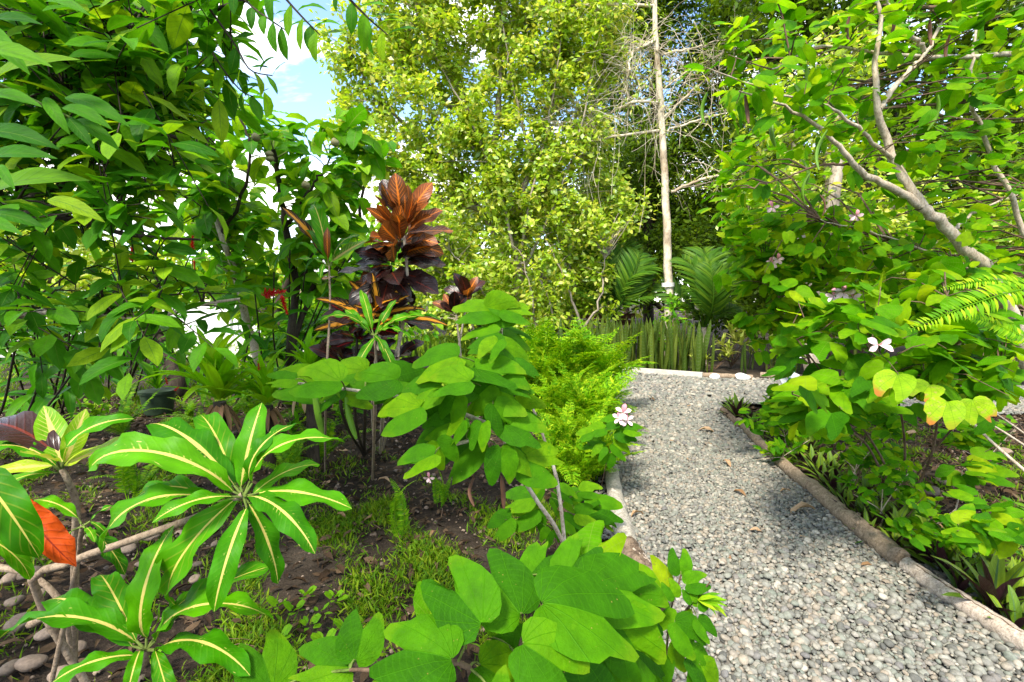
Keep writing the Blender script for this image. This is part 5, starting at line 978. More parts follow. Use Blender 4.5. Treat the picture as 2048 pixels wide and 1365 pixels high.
def compound(cs, nodes, size, n=9, L=(.35, .6), nb=(0, -.3, 1), droop=.3, nj=.28):
    """rachis with paired leaflets"""
    PP, DD, NN, SS, tw = [], [], [], [], []
    for c in cs:
        d_ = np.linalg.norm(nodes - c, axis=1) + .5 * np.maximum(nodes[:, 2] - c[2], 0); a = nodes[int(np.argmin(d_))]; ax = unit(c - a + rng.normal(0, .15, 3)); ax = unit(ax - UP * (.15 + droop * rng.random())); l = rng.uniform(*L); p0 = c - ax * l * .5; p1 = c + ax * l * .5
        tw.append((spline([a, (a + p0) / 2 + UP * .04, p0, p1], 7), taper(.006, .002, 7))); sd = unit(np.cross(ax, np.asarray(nb) + rng.normal(0, .3, 3)))
        for k in range(n):
            u = k / (n - 1); s_ = (1 if k % 2 else -1) if k < n - 1 else 0; PP.append(p0 + ax * l * u); DD.append(unit(sd * s_ + ax * rng.uniform(.5, .9) - UP * .15 + rng.normal(0, .1, 3))); NN.append(np.asarray(nb) + rng.normal(0, nj, 3)); SS.append(rng.uniform(*size))
    return np.array(PP), np.array(DD), np.array(NN), np.array(SS), tw
cs1 = np.vstack([fill([(-60, -40), (460, -40), (480, 90), (400, 190), (360, 300), (330, 400), (200, 420), (-60, 420)], 250, 1.9, 3.5), fill([(60, 60), (360, 90), (380, 220), (330, 380), (120, 330), (40, 200)], 90, 2.2, 3.5)])
cs2 = fill([(-60, 380), (300, 390), (360, 480), (430, 590), (330, 640), (-60, 690)], 46, 1.9, 3.3)
cs3 = fill([(60, 560), (330, 560), (470, 600), (380, 660), (220, 720), (80, 700)], 9, 1.9, 2.6)
r1 = compound(np.vstack([cs1, cs2, cs3]), nd, (.12, .19))
# overhead canopy (above and behind the camera, from the same tree)
n_ = 60; q = np.stack([rng.uniform(-6.2, .5, n_), rng.uniform(-4.2, 3.3, n_), rng.uniform(4.0, 6.0, n_)], -1); q = q[(q[:, 0] < -2.2) & (((q[:, 0] + 2.7) / 3.7) ** 2 + ((q[:, 1] + .4) / 4.0) ** 2 < 1.0)]
r2 = compound(q, nd, (.24, .36), 11, (.5, .8))
x_, y_, f_ = project(r2[0]); ok2 = ~((y_ > -60) & (r2[0][:, 1] > .1) & (x_ > -80) & (x_ < 2130))
tw = r1[4] + r2[4]; part('twigs', stemmesh('twigs', tw, M_BARK_D, 4), tq)
LEFTM = lm('leaflet', ell_geo, M_LEFT)
def keepq(A):
    x, y, f = project(A); return ~((x > 500) & (x < 720) & (y > 40) & (y < 260) & (A[:, 1] > 0)) & ~((x > 470) & (x < 2048) & (y < 900) & (y > -30) & (A[:, 1] > 0))
PP = np.vstack([r1[0], r2[0][ok2]]); DD = np.vstack([r1[1], r2[1][ok2]]); NN = np.vstack([r1[2], r2[2][ok2]]); SS = np.concatenate([r1[3], r2[3][ok2]])
foliate(tq, PP, DD, NN, SS, LEFTM, ell_lo, M_LEFT, 285, 1.0, .9, keep=keepq)
# single leaves near the lens at the edge and against the sky
near = [(-40, 60, 85, 50, .9), (-60, 40, 60, 150, .85), (-40, 200, 160, 120, 1.2), (-60, 110, 105, 135, .8), (-50, 270, 120, 300, .9), (-40, 330, 115, 318, 1.0), (-30, 400, 180, 362, 1.1), (-30, 195, 85, 215, 1.0), (90, 195, 140, 270, 1.2), (130, 195, 260, 255, 1.25), (125, 215, 225, 260, 1.2), (135, 235, 190, 300, 1.2), (150, 240, 240, 302, 1.25), (-40, 440, 45, 470, .9), (-20, 430, 92, 458, 1.1), (95, 400, 210, 445, 1.5), (90, 5, 180, 32, 1.3), (0, 330, 30, 380, .8)]
for a, b, c, d, Yd in near:
    p0, p1 = P(a, b, Yd), P(c, d, Yd - .02); put_leaf(tq, lm('leaflet', [lan_geo[0]], M_LEFT)[0], p0, p1, np.array((.1, -.75, .6)), 1.15)
part('twigs', stemmesh('twigs', [(curve_pts(q, 8), taper(.006, .003, 8)) for q in ([(-120, 120, 1.2), (20, 180, 1.2), (95, 215, 1.2), (150, 240, 1.2)], [(-160, 250, 1.0), (-60, 270, .95), (-40, 330, .95)], [(-160, 60, .95), (-60, 60, .88)], [(-100, 400, 1.1), (-30, 420, 1.05)])], M_TWIG_G, 5), tq)
sky_tw = [[(430, -60, 1.9), (500, 10, 1.85), (540, 40, 1.8), (570, 60, 1.8)], [(520, -60, 1.7), (600, 30, 1.7), (640, 70, 1.7)], [(640, -60, 1.6), (700, 0, 1.6), (740, 40, 1.6), (775, 70, 1.6)], [(420, 20, 2.0), (470, 90, 2.0), (500, 140, 2.0), (545, 152, 2.0)], [(400, 60, 2.1), (440, 130, 2.1), (480, 180, 2.1), (510, 195, 2.1)]]
for q in sky_tw:
    c_ = curve_pts(q, 12); part('twigs', stemmesh('twigs', [(c_, taper(.005, .002, 12))], M_BARK_D, 5), tq)
    for k in range(2, 12):
        ax = unit(c_[min(k + 1, 11)] - c_[k - 1]); d = unit(np.cross(ax, np.array((0, 1, .2))) * (1 if k % 2 else -1) + ax * .8 - UP * .15); put_leaf(tq, LEFTM, c_[k], c_[k] + d * rng.uniform(.07, .115), np.array((rng.normal(0, .4), -.5, .7)), 1.1)

# ------------------------------------------------------------------ big fig tree, bare tree, dark trees
def blobs(bl, n):
    """points spread through ellipsoids, denser toward their shells"""
    out = []
    wv = np.array([b[3] * b[4] * b[5] for b in bl]) ** .75; wv = wv / wv.sum()
    for b, w in zip(bl, wv):
        k = max(3, int(n * w)); d = unit(rng.normal(0, 1, (k, 3))); r = rng.random(k) ** .42; out.append(np.array(b[:3]) + d * r[:, None] * np.array(b[3:]))
    q = np.vstack(out); return q[q[:, 2] > .35]
def tree(name, label, base, limbs, bl, ncl, k, size, spread, mat, lo, bark, twmat=None, nb=(-.3, -.3, 1), twig=.006, wid=1.0, nj=.7, droop=.3, group='background trees', cat_='tree', along=.8, keep=None):
    t = thing(name, label, cat_, base, group); lines = [(spline(q, 18) + rng.normal(0, .02, (18, 3)), taper(a, b, 18)) for q, a, b in limbs]
    part('trunk', stemmesh('trunk', lines[:1], bark, 9, .05), t)
    for l in lines[1:]: part('limb', stemmesh('limb', [l], bark, 6, .05), t)
    nd = np.vstack([l[0][4:] for l in lines]); cs = blobs(bl, ncl) if bl is not None and not isinstance(bl, np.ndarray) else bl
    PP, DD, NN, SS, tw = leafy(cs, nd, k, size, spread, nb, droop, nj, along, twig)
    if keep is not None:
        kk = keep(PP); PP, DD, NN, SS = PP[kk], DD[kk], NN[kk], SS[kk]
    part('twigs', stemmesh('twigs', tw, twmat or bark, 3), t)
    part('crown', scatter(lo, frames(DD, NN), PP, np.stack([SS * wid, SS, SS], -1), 'crown', mat), t, kind='stuff'); return t
YR = 12.0
def B(px, py, Y, rx, ry, rz): p = P(px, py, Y); return (p[0], p[1], p[2], rx, ry, rz)
bR = G(1035, 712); bR = np.array((bR[0], YR + .2, -.05)); R0 = P(1040, 600, YR)
limbs = [([bR, P(1030, 640, YR), P(1035, 540, YR), P(1020, 420, YR), P(985, 320, YR), P(940, 230, YR), P(890, 120, YR), P(840, 0, YR), P(800, -140, YR)], .22, .05)]
for q in ([(1035, 560), (960, 420), (860, 300), (760, 200), (700, 110)], [(1030, 480), (1060, 330), (1110, 200), (1120, 60), (1130, -100)], [(1035, 520), (1090, 380), (1170, 260), (1210, 120), (1220, -80)], [(985, 320), (1000, 180), (1000, 40), (980, -140)], [(960, 420), (830, 380), (740, 330)], [(1050, 650), (1080, 560), (1020, 470)], [(1060, 720), (1100, 600), (1060, 520), (1010, 490)], [(1090, 720), (1150, 600), (1120, 480), (1130, 380)], [(940, 230), (860, 180), (770, 60), (700, -80)], [(1045, 690), (1000, 640), (900, 560), (860, 480)], [(1120, 700), (1140, 640), (1090, 560)], [(1110, 200), (1060, 100), (1050, -60)]):
    limbs.append(([P(a, b, YR + rng.uniform(-.5, .5)) if i_ else P(a, b, YR) for i_, (a, b) in enumerate(q)], .085, .02))
for q in ([(1035, 520), (1010, 420), (980, 330), (935, 230), (880, 130), (830, 20)], [(1040, 500), (1060, 400), (1085, 290), (1110, 170), (1125, 40)], [(1045, 540), (1100, 430), (1150, 300), (1180, 160), (1195, 20)], [(980, 330), (920, 270), (850, 215), (790, 180)], [(1075, 330), (1040, 230), (1015, 120), (1000, 0)], [(1060, 720), (1068, 620), (1040, 500)], [(1130, 720), (1100, 610), (1060, 520)], [(1190, 715), (1150, 620), (1120, 540), (1090, 470)], [(1000, 640), (950, 560), (900, 500)], [(1150, 690), (1200, 600), (1210, 520)], [(960, 690), (930, 600), (930, 540)]):
    limbs.append(([P(a, b, YR - (.8 if i_ else .5)) for i_, (a, b) in enumerate(q)], .04, .01))
bl = [B(760, 110, YR, 1.5, 1.3, 1.5), B(720, 260, YR, 1.0, 1.0, .7), B(880, 60, YR, 1.8, 1.6, 1.8), B(1000, -60, YR, 2.2, 1.8, 1.8), B(1080, 140, YR, 1.5, 1.5, 1.6), B(900, 250, YR - .4, 1.6, 1.4, 1.3), B(800, 340, YR, 1.3, 1.2, 1.0), B(1020, 330, YR - .4, 1.6, 1.4, 1.3), B(1170, 60, YR, 1.3, 1.4, 1.6), B(1150, 300, YR, 1.0, 1.2, 1.1), B(940, 430, YR - .2, 1.5, 1.3, 1.0), B(1100, 450, YR - .3, 1.3, 1.2, 1.0), B(1180, 540, YR, .8, 1.0, .8), B(1000, 560, YR - .4, 1.2, 1.1, .8), B(880, 540, YR, 1.1, 1.0, .8), B(1110, 600, YR - .4, .8, .9, .7), B(850, -120, YR, 1.8, 1.8, 1.2), B(940, 640, YR, .9, .8, .5), B(1230, 420, YR + .3, .8, .9, 1.2), B(1060, 660, YR - .6, .9, .6, .4), B(1190, 640, YR - .2, .7, .6, .5), B(860, 640, YR, .9, .8, .5)]
tree('fig_tree', 'big sunlit yellow-green tree with pale branches filling the middle of the view', bR, limbs, bl, 1700, 46, (.10, .18), .11, M_TREE, ell_far, M_BARK_T, nb=(-.45, -.5, .8), wid=1.1)
# bare tree
YS = 11.6; bS = np.array((P(1338, 700, YS)[0], YS, -.05))
ts = thing('bare_tree', 'slim white-barked tree with bare spreading branches and hanging thin vines', 'tree', bS)
tk = [bS] + [P(a, b, YS) for a, b in ((1338, 640), (1337, 560), (1333, 440), (1328, 330), (1322, 220), (1315, 130), (1311, 60), (1308, -60))]
lines = [(spline(tk, 40) + rng.normal(0, .008, (40, 3)), taper(.112, .05, 40))]
for q, a, b in (([(1322, 205), (1270, 205), (1220, 225), (1190, 245), (1172, 258)], .05, .03), ([(1172, 258), (1160, 235), (1155, 205)], .03, .012), ([(1172, 258), (1120, 250), (1080, 245)], .03, .01), ([(1325, 262), (1240, 272), (1150, 288), (1080, 305), (1040, 315)], .05, .015), ([(1268, 100), (1258, 125), (1260, 145), (1235, 175), (1180, 195), (1110, 215)], .04, .01), ([(1312, 80), (1285, 95), (1268, 100)], .045, .035), ([(1310, 10), (1200, 10), (1100, 12), (1050, 16)], .05, .012), ([(1330, 235), (1370, 195), (1420, 155), (1470, 120)], .045, .012), ([(1335, 262), (1400, 240), (1470, 222), (1540, 205)], .04, .01), ([(1341, 384), (1400, 360), (1460, 350), (1530, 338)], .055, .025), ([(1320, 110), (1370, 100), (1430, 85), (1500, 70)], .04, .012), ([(1260, 140), (1275, 165), (1282, 180)], .025, .01), ([(1328, 180), (1380, 140), (1450, 105)], .03, .01), ([(1322, 110), (1290, 90), (1240, 95), (1150, 120)], .03, .008)):
    lines.append((spline([P(x, y, YS + (rng.uniform(-.5, .3) if i_ else 0)) for i_, (x, y) in enumerate(q)], 22) + rng.normal(0, .012, (22, 3)), taper(a * .7, b * .7, 22)))
part('trunk', stemmesh('trunk', lines[:1], M_BARK_W, 12, .05), ts)
for l in lines[1:]: part('branch', stemmesh('branch', [l], M_BARK_W, 7, .05), ts)
tw, nd = [], np.vstack([l[0] for l in lines[1:]])
for k in range(420):
    a = nd[int(rng.integers(len(nd)))]; d = unit(rng.normal(0, 1, 3) * (1, .5, .55) - (.15, 0, 0)); L = rng.uniform(.4, 1.5); m = a + d * L * .5 + UP * rng.uniform(-.05, .15); e = a + d * L - UP * rng.uniform(0, .35); tw.append((spline([a, m, e], 8) + rng.normal(0, .015, (8, 3)), taper(.007, .003, 8)))
part('twigs', stemmesh('twigs', tw, M_BARK_W, 4), ts)
vn = []
for k in range(38):
    a = nd[int(rng.integers(len(nd)))] + rng.normal(0, .15, 3); L = rng.uniform(.8, 2.6); w_ = rng.normal(0, .12, 3); vn.append((spline([a, a - UP * L * .35 + w_, a - UP * L * .75 + w_ * .4, a - UP * L + rng.normal(0, .15, 3)], 12), taper(.006, .004, 12)))
part('hanging_vines', stemmesh('hanging_vines', vn, M_BARK_W, 4), ts)
cs = np.vstack([nd[rng.integers(0, len(nd), 330)] + rng.normal(0, .4, (330, 3))])
PP, DD, NN, SS, _ = leafy(cs, nd, 4, (.09, .16), .08, (-.4, -.4, .8), .4, .7, .9, .004)
part('sparse_leaves', scatter(lan_lo, frames(DD, NN), PP, SS, 'sparse_leaves', M_TREE), ts, kind='stuff')
part('tie', mk('tie', *tube([P(1336, 574, YS), P(1336, 566, YS)], .15, 14), M_WHITE), ts, label='pale cloth tie round the trunk')

def simple_tree(label, px, Y, top, bl, ncl, k, size, mat, lo, bark=M_BARK_D, name='shade_tree', nb=(-.3, -.3, .9), wid=1.0, r0=.18, keep=None, spread=.16, cat_='tree', group='background trees'):
    b0 = P(px, 640, Y) * (1, 1, 0) - UP * .05; h_ = max(b[2] for b in bl); lim = [([b0, b0 + UP * h_ * .3 + rng.normal(0, .1, 3), b0 + UP * h_ * .65 + rng.normal(0, .2, 3), b0 + UP * h_ + rng.normal(0, .2, 3)], r0, r0 * .3)]
    for b in bl: lim.append(([b0 + UP * max(.3, min(h_ * .55, b[2] * .6)), (b0 + UP * b[2] * .7 + np.array(b[:3])) / 2, np.array(b[:3])], r0 * .4, r0 * .12))
    return tree(name, label, b0, lim, bl, ncl, k, size, spread, mat, lo, bark, nb=nb, wid=wid, keep=keep, cat_=cat_, group=group)
simple_tree('dark glossy tree standing behind the bare white-barked tree', 1300, 15.5, 0, [B(1230, 120, 15.5, 1.6, 1.5, 1.8), B(1330, 330, 15.5, 1.8, 1.5, 1.6), B(1240, 380, 15.5, 1.5, 1.4, 1.3), B(1420, 200, 15.5, 1.8, 1.5, 1.9), B(1300, 0, 15.5, 2.0, 1.6, 1.5), B(1420, 400, 15.5, 1.5, 1.4, 1.2), B(1340, 470, 15.5, 1.6, 1.4, .9), B(1450, 40, 15.5, 2.0, 1.6, 1.8), B(1350, -140, 15.5, 2.2, 1.8, 1.6)], 1700, 24, (.14, .25), M_DARK, lan_far, spread=.2)
simple_tree('dense dark tree behind the bauhinia tree limbs', 1720, 10.5, 0, [B(1560, 120, 10.5, 1.5, 1.2, 1.5), B(1700, 60, 10.5, 1.6, 1.2, 1.5), B(1850, 120, 10.5, 1.7, 1.2, 1.6), B(2000, 60, 10.5, 1.7, 1.2, 1.7), B(1600, 330, 10.5, 1.4, 1.1, 1.2), B(1780, 320, 10.5, 1.5, 1.1, 1.3), B(1960, 330, 10.5, 1.6, 1.1, 1.4), B(2120, 200, 10.5, 1.6, 1.2, 1.7), B(1800, -100, 10.5, 2.0, 1.5, 1.4), B(1560, -60, 10.5, 1.6, 1.3, 1.2)], 820, 24, (.13, .21), M_DARK, ell_far)
simple_tree('mid-green tree rising behind the flowering bauhinia bush', 1640, 8.6, 0, [B(1560, 250, 8.6, .9, .8, 1.0), B(1650, 300, 8.6, 1.0, .8, 1.0), B(1540, 400, 8.6, .9, .8, .7), B(1680, 150, 8.6, .9, .8, .9), B(1780, 420, 8.6, 1.0, .8, .8), B(1900, 480, 8.6, 1.0, .8, .8), B(2020, 450, 8.6, 1.0, .8, .9), B(1660, 470, 8.6, .9, .8, .6)], 330, 20, (.09, .16), M_TREE, ell_far, M_BARK_T)
simple_tree('leafy hedge-like shrub closing the view behind the palms', 1330, 14.0, 0, [B(1200, 560, 14, 1.2, .8, .9), B(1290, 540, 14.3, 1.3, .8, 1.2), B(1390, 520, 14, 1.3, .8, 1.2), B(1480, 540, 13.6, 1.2, .8, 1.1), B(1560, 560, 13, 1.2, .8, 1.0), B(1440, 620, 13, 1.2, .7, .6)], 380, 18, (.12, .2), M_DARK, ell_far, name='shrub', cat_='shrub', group='background shrubs')
simple_tree('dark shrub mass beyond the bauhinia trunk', 1900, 8.5, 0, [B(1740, 580, 8.5, 1.0, .7, .7), B(1860, 600, 8.3, 1.0, .7, .7), B(1980, 600, 8.2, 1.1, .7, .8), B(2090, 560, 8.2, 1.1, .8, 1.0), B(1660, 620, 9, .8, .6, .5)], 230, 18, (.11, .19), M_DARK, ell_far, name='shrub', cat_='shrub', group='background shrubs')
simple_tree('sunlit yellow-green shrub beyond the ginger, left', 120, 9.0, 0, [B(0, 560, 9, 1.3, .8, .7), B(140, 590, 9, 1.2, .8, .6), B(260, 600, 9.5, 1.0, .8, .5), B(-60, 420, 9, 1.4, .9, .9), B(120, 460, 9.2, 1.2, .8, .8)], 260, 16, (.12, .2), M_TREE, ell_far, name='shrub', cat_='shrub', group='background shrubs')
simple_tree('bright shrub behind the noni stems', 560, 8.0, 0, [B(420, 560, 8, .7, .6, .5), B(520, 600, 8.4, .8, .6, .5), B(620, 640, 8.2, .9, .6, .45), B(700, 600, 8.6, .8, .6, .6), B(780, 640, 8.4, .8, .6, .4), B(760, 520, 9, .7, .6, .7)], 170, 14, (.11, .2), M_NONI, noni_lo, name='shrub', cat_='shrub', group='background shrubs', spread=.12)
simple_tree('low green shrub bank behind the dark pot', 330, 7.4, 0, [B(180, 690, 7.4, .8, .5, .35), B(300, 680, 7.6, .8, .5, .4), B(60, 680, 7.2, .9, .5, .45), B(-60, 660, 7.2, .9, .5, .6), B(250, 640, 8.2, .8, .5, .5)], 150, 14, (.12, .22), M_GING, lan_lo, name='shrub', cat_='shrub', group='background shrubs', spread=.1)
simple_tree('broad green shrub under the noni, beyond the red ginger', 610, 6.6, 0, [B(560, 690, 6.6, .5, .4, .35), B(660, 690, 6.6, .6, .4, .4), B(740, 700, 6.8, .5, .4, .3), B(620, 640, 7, .6, .4, .4)], 80, 12, (.14, .24), M_NONI, noni_lo, name='shrub', cat_='shrub', group='background shrubs', spread=.1)
simple_tree('yellow-green hedge closing the lawn behind the big tree', 960, 17, 0, [B(720, 610, 17, 1.6, .8, .9), B(820, 600, 17, 1.6, .8, 1.0), B(920, 600, 17, 1.7, .8, 1.1), B(1020, 600, 17, 1.7, .8, 1.1), B(1120, 590, 17, 1.7, .8, 1.2), B(1210, 600, 17, 1.6, .8, 1.1)], 300, 16, (.18, .3), M_TREE, ell_far, name='shrub', cat_='shrub', group='background shrubs')
simple_tree('tall pale tree behind the lower crown of the big sunlit tree', 930, 21, 0, [B(830, 440, 21, 2.2, 1.5, 1.6), B(930, 430, 21, 2.4, 1.5, 1.8), B(1040, 420, 21, 2.4, 1.5, 1.8), B(1140, 430, 21, 2.2, 1.5, 1.8), B(880, 540, 21, 2.2, 1.4, 1.4), B(1000, 540, 21, 2.4, 1.4, 1.4), B(1120, 540, 21, 2.4, 1.4, 1.4), B(1210, 480, 21, 2.0, 1.4, 1.6)], 420, 16, (.3, .5), M_TREE, ell_far, spread=.25)
simple_tree('dark hedge at the back of the bed right of the second palm', 1640, 12.5, 0, [B(1500, 640, 12.5, .9, .6, .6), B(1600, 620, 12.5, 1.0, .6, .8), B(1700, 630, 12.3, 1.0, .6, .7), B(1820, 640, 12, 1.1, .6, .7), B(1940, 640, 12, 1.1, .6, .7), B(2060, 630, 12, 1.1, .6, .8)], 240, 16, (.13, .22), M_DARK, ell_far, name='shrub', cat_='shrub', group='background shrubs')
for k, (px, y_, Y) in enumerate(((330, 540, 44), (430, 548, 48), (220, 535, 42), (560, 540, 46), (90, 530, 45), (700, 530, 45), (-40, 520, 40), (1750, 470, 26), (2000, 440, 24), (1500, 430, 26), (1250, 420, 30))):
    hi = k > 6; simple_tree(['rounded far tree left of the noni trunk over the street', 'pale far tree beside the gate', 'far tree behind the tall ginger', 'far tree behind the noni stems', 'far tree at the edge beyond the dark ginger', 'far tree behind the tan house', 'farthest tree past the picture edge', 'tall tree far behind the forked limbs', 'tall tree far behind the leaning trunk', 'tall tree far behind the flowering bush', 'tall tree far behind the bare tree'][k], px, Y, 0, [B(px, y_, Y, 3.2, 2.2, 2.4), B(px + 40, y_ + 15, Y, 2.6, 2.0, 1.8), B(px - 40, y_ + 20, Y, 2.6, 2.0, 1.6)] + ([B(px, y_ - 130, Y, 3.2, 2.2, 3.0), B(px, y_ + 100, Y, 4, 2.2, 2.4), B(px + 80, y_ + 60, Y, 3, 2.2, 2.4)] if hi else []), 420 if hi else 110, 18, (.45, .8) if not hi else (.4, .7), M_TREE if not hi else M_DARK, ell_far, name='far_tree', spread=.35, group='far trees')
# ------------------------------------------------------------------ palms
def palm_geo(seed, droop):
    r = np.random.default_rng(seed); rows = 14; t = np.linspace(0, 1, rows); a = droop * (.5 - t); y = np.concatenate([[0], np.cumsum(np.cos(a))[:-1]]) / rows; z = np.concatenate([[0], np.cumsum(np.sin(a))[:-1]]) / rows
    sp = np.stack([0 * t, y, z], -1); gs = [tube(sp, taper(.012, .003, rows), 5)]; lf = leaf_geo(.075, (.7, .6), 5, 1, .9, .3)
    for i in range(38):
        u = .28 + .71 * i / 37; k = u * (rows - 1); i0 = min(int(k), rows - 2); c = sp[i0] + (sp[i0 + 1] - sp[i0]) * (k - i0); tg = unit(sp[i0 + 1] - sp[i0]); L = .34 * math.sin(math.pi * (.18 + .78 * (u - .28) / .72)) ** .6
        for sd in (-1, 1): d = np.array((sd, 0, 0)) * .8 + tg * .75 + np.array((0, 0, r.uniform(-.35, .05))); gs.append(rot_geo(lf, frames(d[None], (np.cross((1, 0, 0), tg))[None])[0] * L, c))
    return cat(gs)
PF = [mk('palm_frond', *palm_geo(i, d), M_PALM) for i, d in enumerate((.7, 1.2, 1.7))]
def palm(label, c, fr, Y):
    c0 = P(*c, Y); t = thing('coconut_palm', label, 'palm', c0 * (1, 1, 0), 'young palms')
    part('trunk', stemmesh('trunk', [([c0 * (1, 1, 0) - UP * .05, c0 * (1, 1, .5), c0], [.09, .07, .05])], M_BARK, 9, .05), t)
    for x, y, dz in fr:
        tip = P(x, y, Y + dz); d = tip - c0; put_leaf(t, PF, c0, tip, UP * .7 + unit(CAMP - c0) * .5 + rng.normal(0, .2, 3), 1.0, 'frond')
palm('young coconut palm left of the white trunk', (1222, 640), [(1290, 480, .1), (1180, 520, .4), (1335, 520, -.2), (1320, 590, -.4), (1250, 470, .6), (1140, 580, -.3), (1200, 470, .2), (1300, 560, .5)], 11.9)
palm('young coconut palm right of the white trunk', (1408, 655), [(1345, 490, .1), (1440, 480, .2), (1500, 540, -.2), (1360, 560, -.5), (1400, 470, .6), (1470, 500, .5), (1330, 600, -.2), (1480, 610, .2), (1310, 560, .4), (1420, 500, -.5)], 11.4)

# ------------------------------------------------------------------ snake plants
def snakes(label, poly, n, L0, L1):
    T = ground_pts(poly, n); t = thing('snake_plant', label, 'snake plant', T.mean(0), 'snake plants')
    for q in T:
        d = unit(np.array((rng.normal(0, .11), rng.normal(0, .11), 1))); L = rng.uniform(L0, L1); th = rng.uniform(0, 6.28); put_leaf(t, SANS, q - UP * .03, q + d * L, np.array((math.cos(th), math.sin(th), .05)) + unit(CAMP - q) * .8, rng.uniform(.9, 1.25))
snakes('snake plants at the near end of the row, beside the ruffled fern', [(1140, 760), (1205, 775), (1205, 745), (1140, 738)], 18, .8, 1.15)
snakes('snake plants behind the ruffled fern, before the sunlit tree', [(1090, 738), (1190, 742), (1190, 726), (1090, 722)], 26, .8, 1.15)
snakes('dense snake plants in the first half of the row behind the kerb', [(1195, 740), (1270, 745), (1270, 728), (1195, 722)], 46, .8, 1.2)
snakes('dense snake plants mid row in front of the white trunk', [(1270, 745), (1340, 750), (1340, 732), (1270, 728)], 46, .8, 1.2)
snakes('snake plants at the far end of the row, thinning to the bend', [(1340, 750), (1400, 754), (1400, 737), (1340, 733)], 36, .75, 1.2)
snakes('three leaning snake plant leaves past the end of the row', [(1402, 752), (1425, 754), (1425, 745), (1402, 743)], 4, .6, .9)
snakes('short snake plants behind the far bend logs', [(1480, 750), (1620, 756), (1620, 738), (1480, 734)], 20, .45, .8)
snakes('snake plants in shade behind the flowering bauhinia bush', [(1660, 762), (1760, 768), (1760, 748), (1660, 744)], 16, .5, .85)
snakes('lone snake plant leaf standing before the kerb end', [(1212, 778), (1220, 778), (1220, 774), (1212, 774)], 2, .38, .5)
snakes('snake plants behind the croton stems, far side of the bed', [(800, 760), (870, 765), (870, 745), (800, 742)], 22, .5, .85)

# ------------------------------------------------------------------ gold shrubs, dieffenbachia, vine
def tuft(name, label, px, py, ncl, n, L0, L1, meshes, cat_, rad, hgt, group=None):
    b0 = G(px, py); t = thing(name, label, cat_, b0, group); ln = []
    for k in range(ncl):
        c = b0 + np.array((rng.normal(0, rad), rng.normal(0, rad * .7), hgt * rng.uniform(.35, 1))); ln.append((spline([b0, (b0 + c) / 2, c], 6), taper(.012, .006, 6)))
        for d, L in ring(c, n, -.1, 1.3, L0, L1, k): put_leaf(t, meshes, c, c + d * L, UP * .8 - d * .2)
    for l in ln: part('stem', stemmesh('stem', [l], M_TWIG, 5), t)
GOLD, PALE = lm('gold_leaf', lan_geo[:2], M_GOLDB), lm('pale_leaf', noni_geo[:2], M_PALE)
tuft('gold_dracaena', 'yellow-green strappy shrub right of the second palm', 1462, 735, 9, 13, .22, .36, GOLD, 'shrub', .32, .85, 'gold shrubs')
tuft('gold_dracaena', 'cream-leaved low shrub at the foot of the second palm', 1432, 738, 6, 11, .16, .28, GOLD, 'shrub', .2, .4, 'gold shrubs')
tuft('gold_dracaena', 'small cream shrub left of the white boards', 1530, 740, 6, 11, .14, .26, GOLD, 'shrub', .22, .4, 'gold shrubs')
tuft('dieffenbachia', 'pale cream dieffenbachia glowing behind the slender bauhinia', 1598, 742, 3, 9, .35, .5, PALE, 'plant', .1, 1.05)
tuft('pale_shrub', 'pink-stemmed pale plant in sun beyond the fern fronds', 1925, 770, 4, 9, .18, .3, PALE, 'plant', .3, .45)
tuft('gold_dracaena', 'pale shrub in sun behind the leaning trunk', 2010, 760, 5, 10, .2, .32, GOLD, 'shrub', .3, .5, 'gold shrubs')
b0 = P(1345, 655, 11.0); tv = thing('climbing_shrub', 'bright leafy shrub at the foot of the white trunk', 'shrub', b0 * (1, 1, 0)); ln = [(spline([b0 * (1, 1, 0), P(1340, 690, 11), P(1350, 620, 11)], 8), taper(.014, .006, 8)), (spline([b0 * (1, 1, 0), P(1370, 680, 10.9), P(1370, 620, 10.9)], 8), taper(.012, .006, 8))]
part('stem', stemmesh('stem', ln, M_TWIG, 6), tv); PP, DD, NN, SS, tw = leafy(fill([(1300, 640), (1340, 590), (1380, 600), (1375, 690), (1300, 700)], 34, 10.8, 11.3), nodes_of(ln), 6, (.10, .17), .06, (-.3, -.6, .8), .4, .5); part('twigs', stemmesh('twigs', tw, M_TWIG, 4), tv); foliate(tv, PP, DD, NN, SS, lm('leaf', ell_geo, M_BAU_SUN if False else M_NONI), ell_lo, M_NONI, 200)

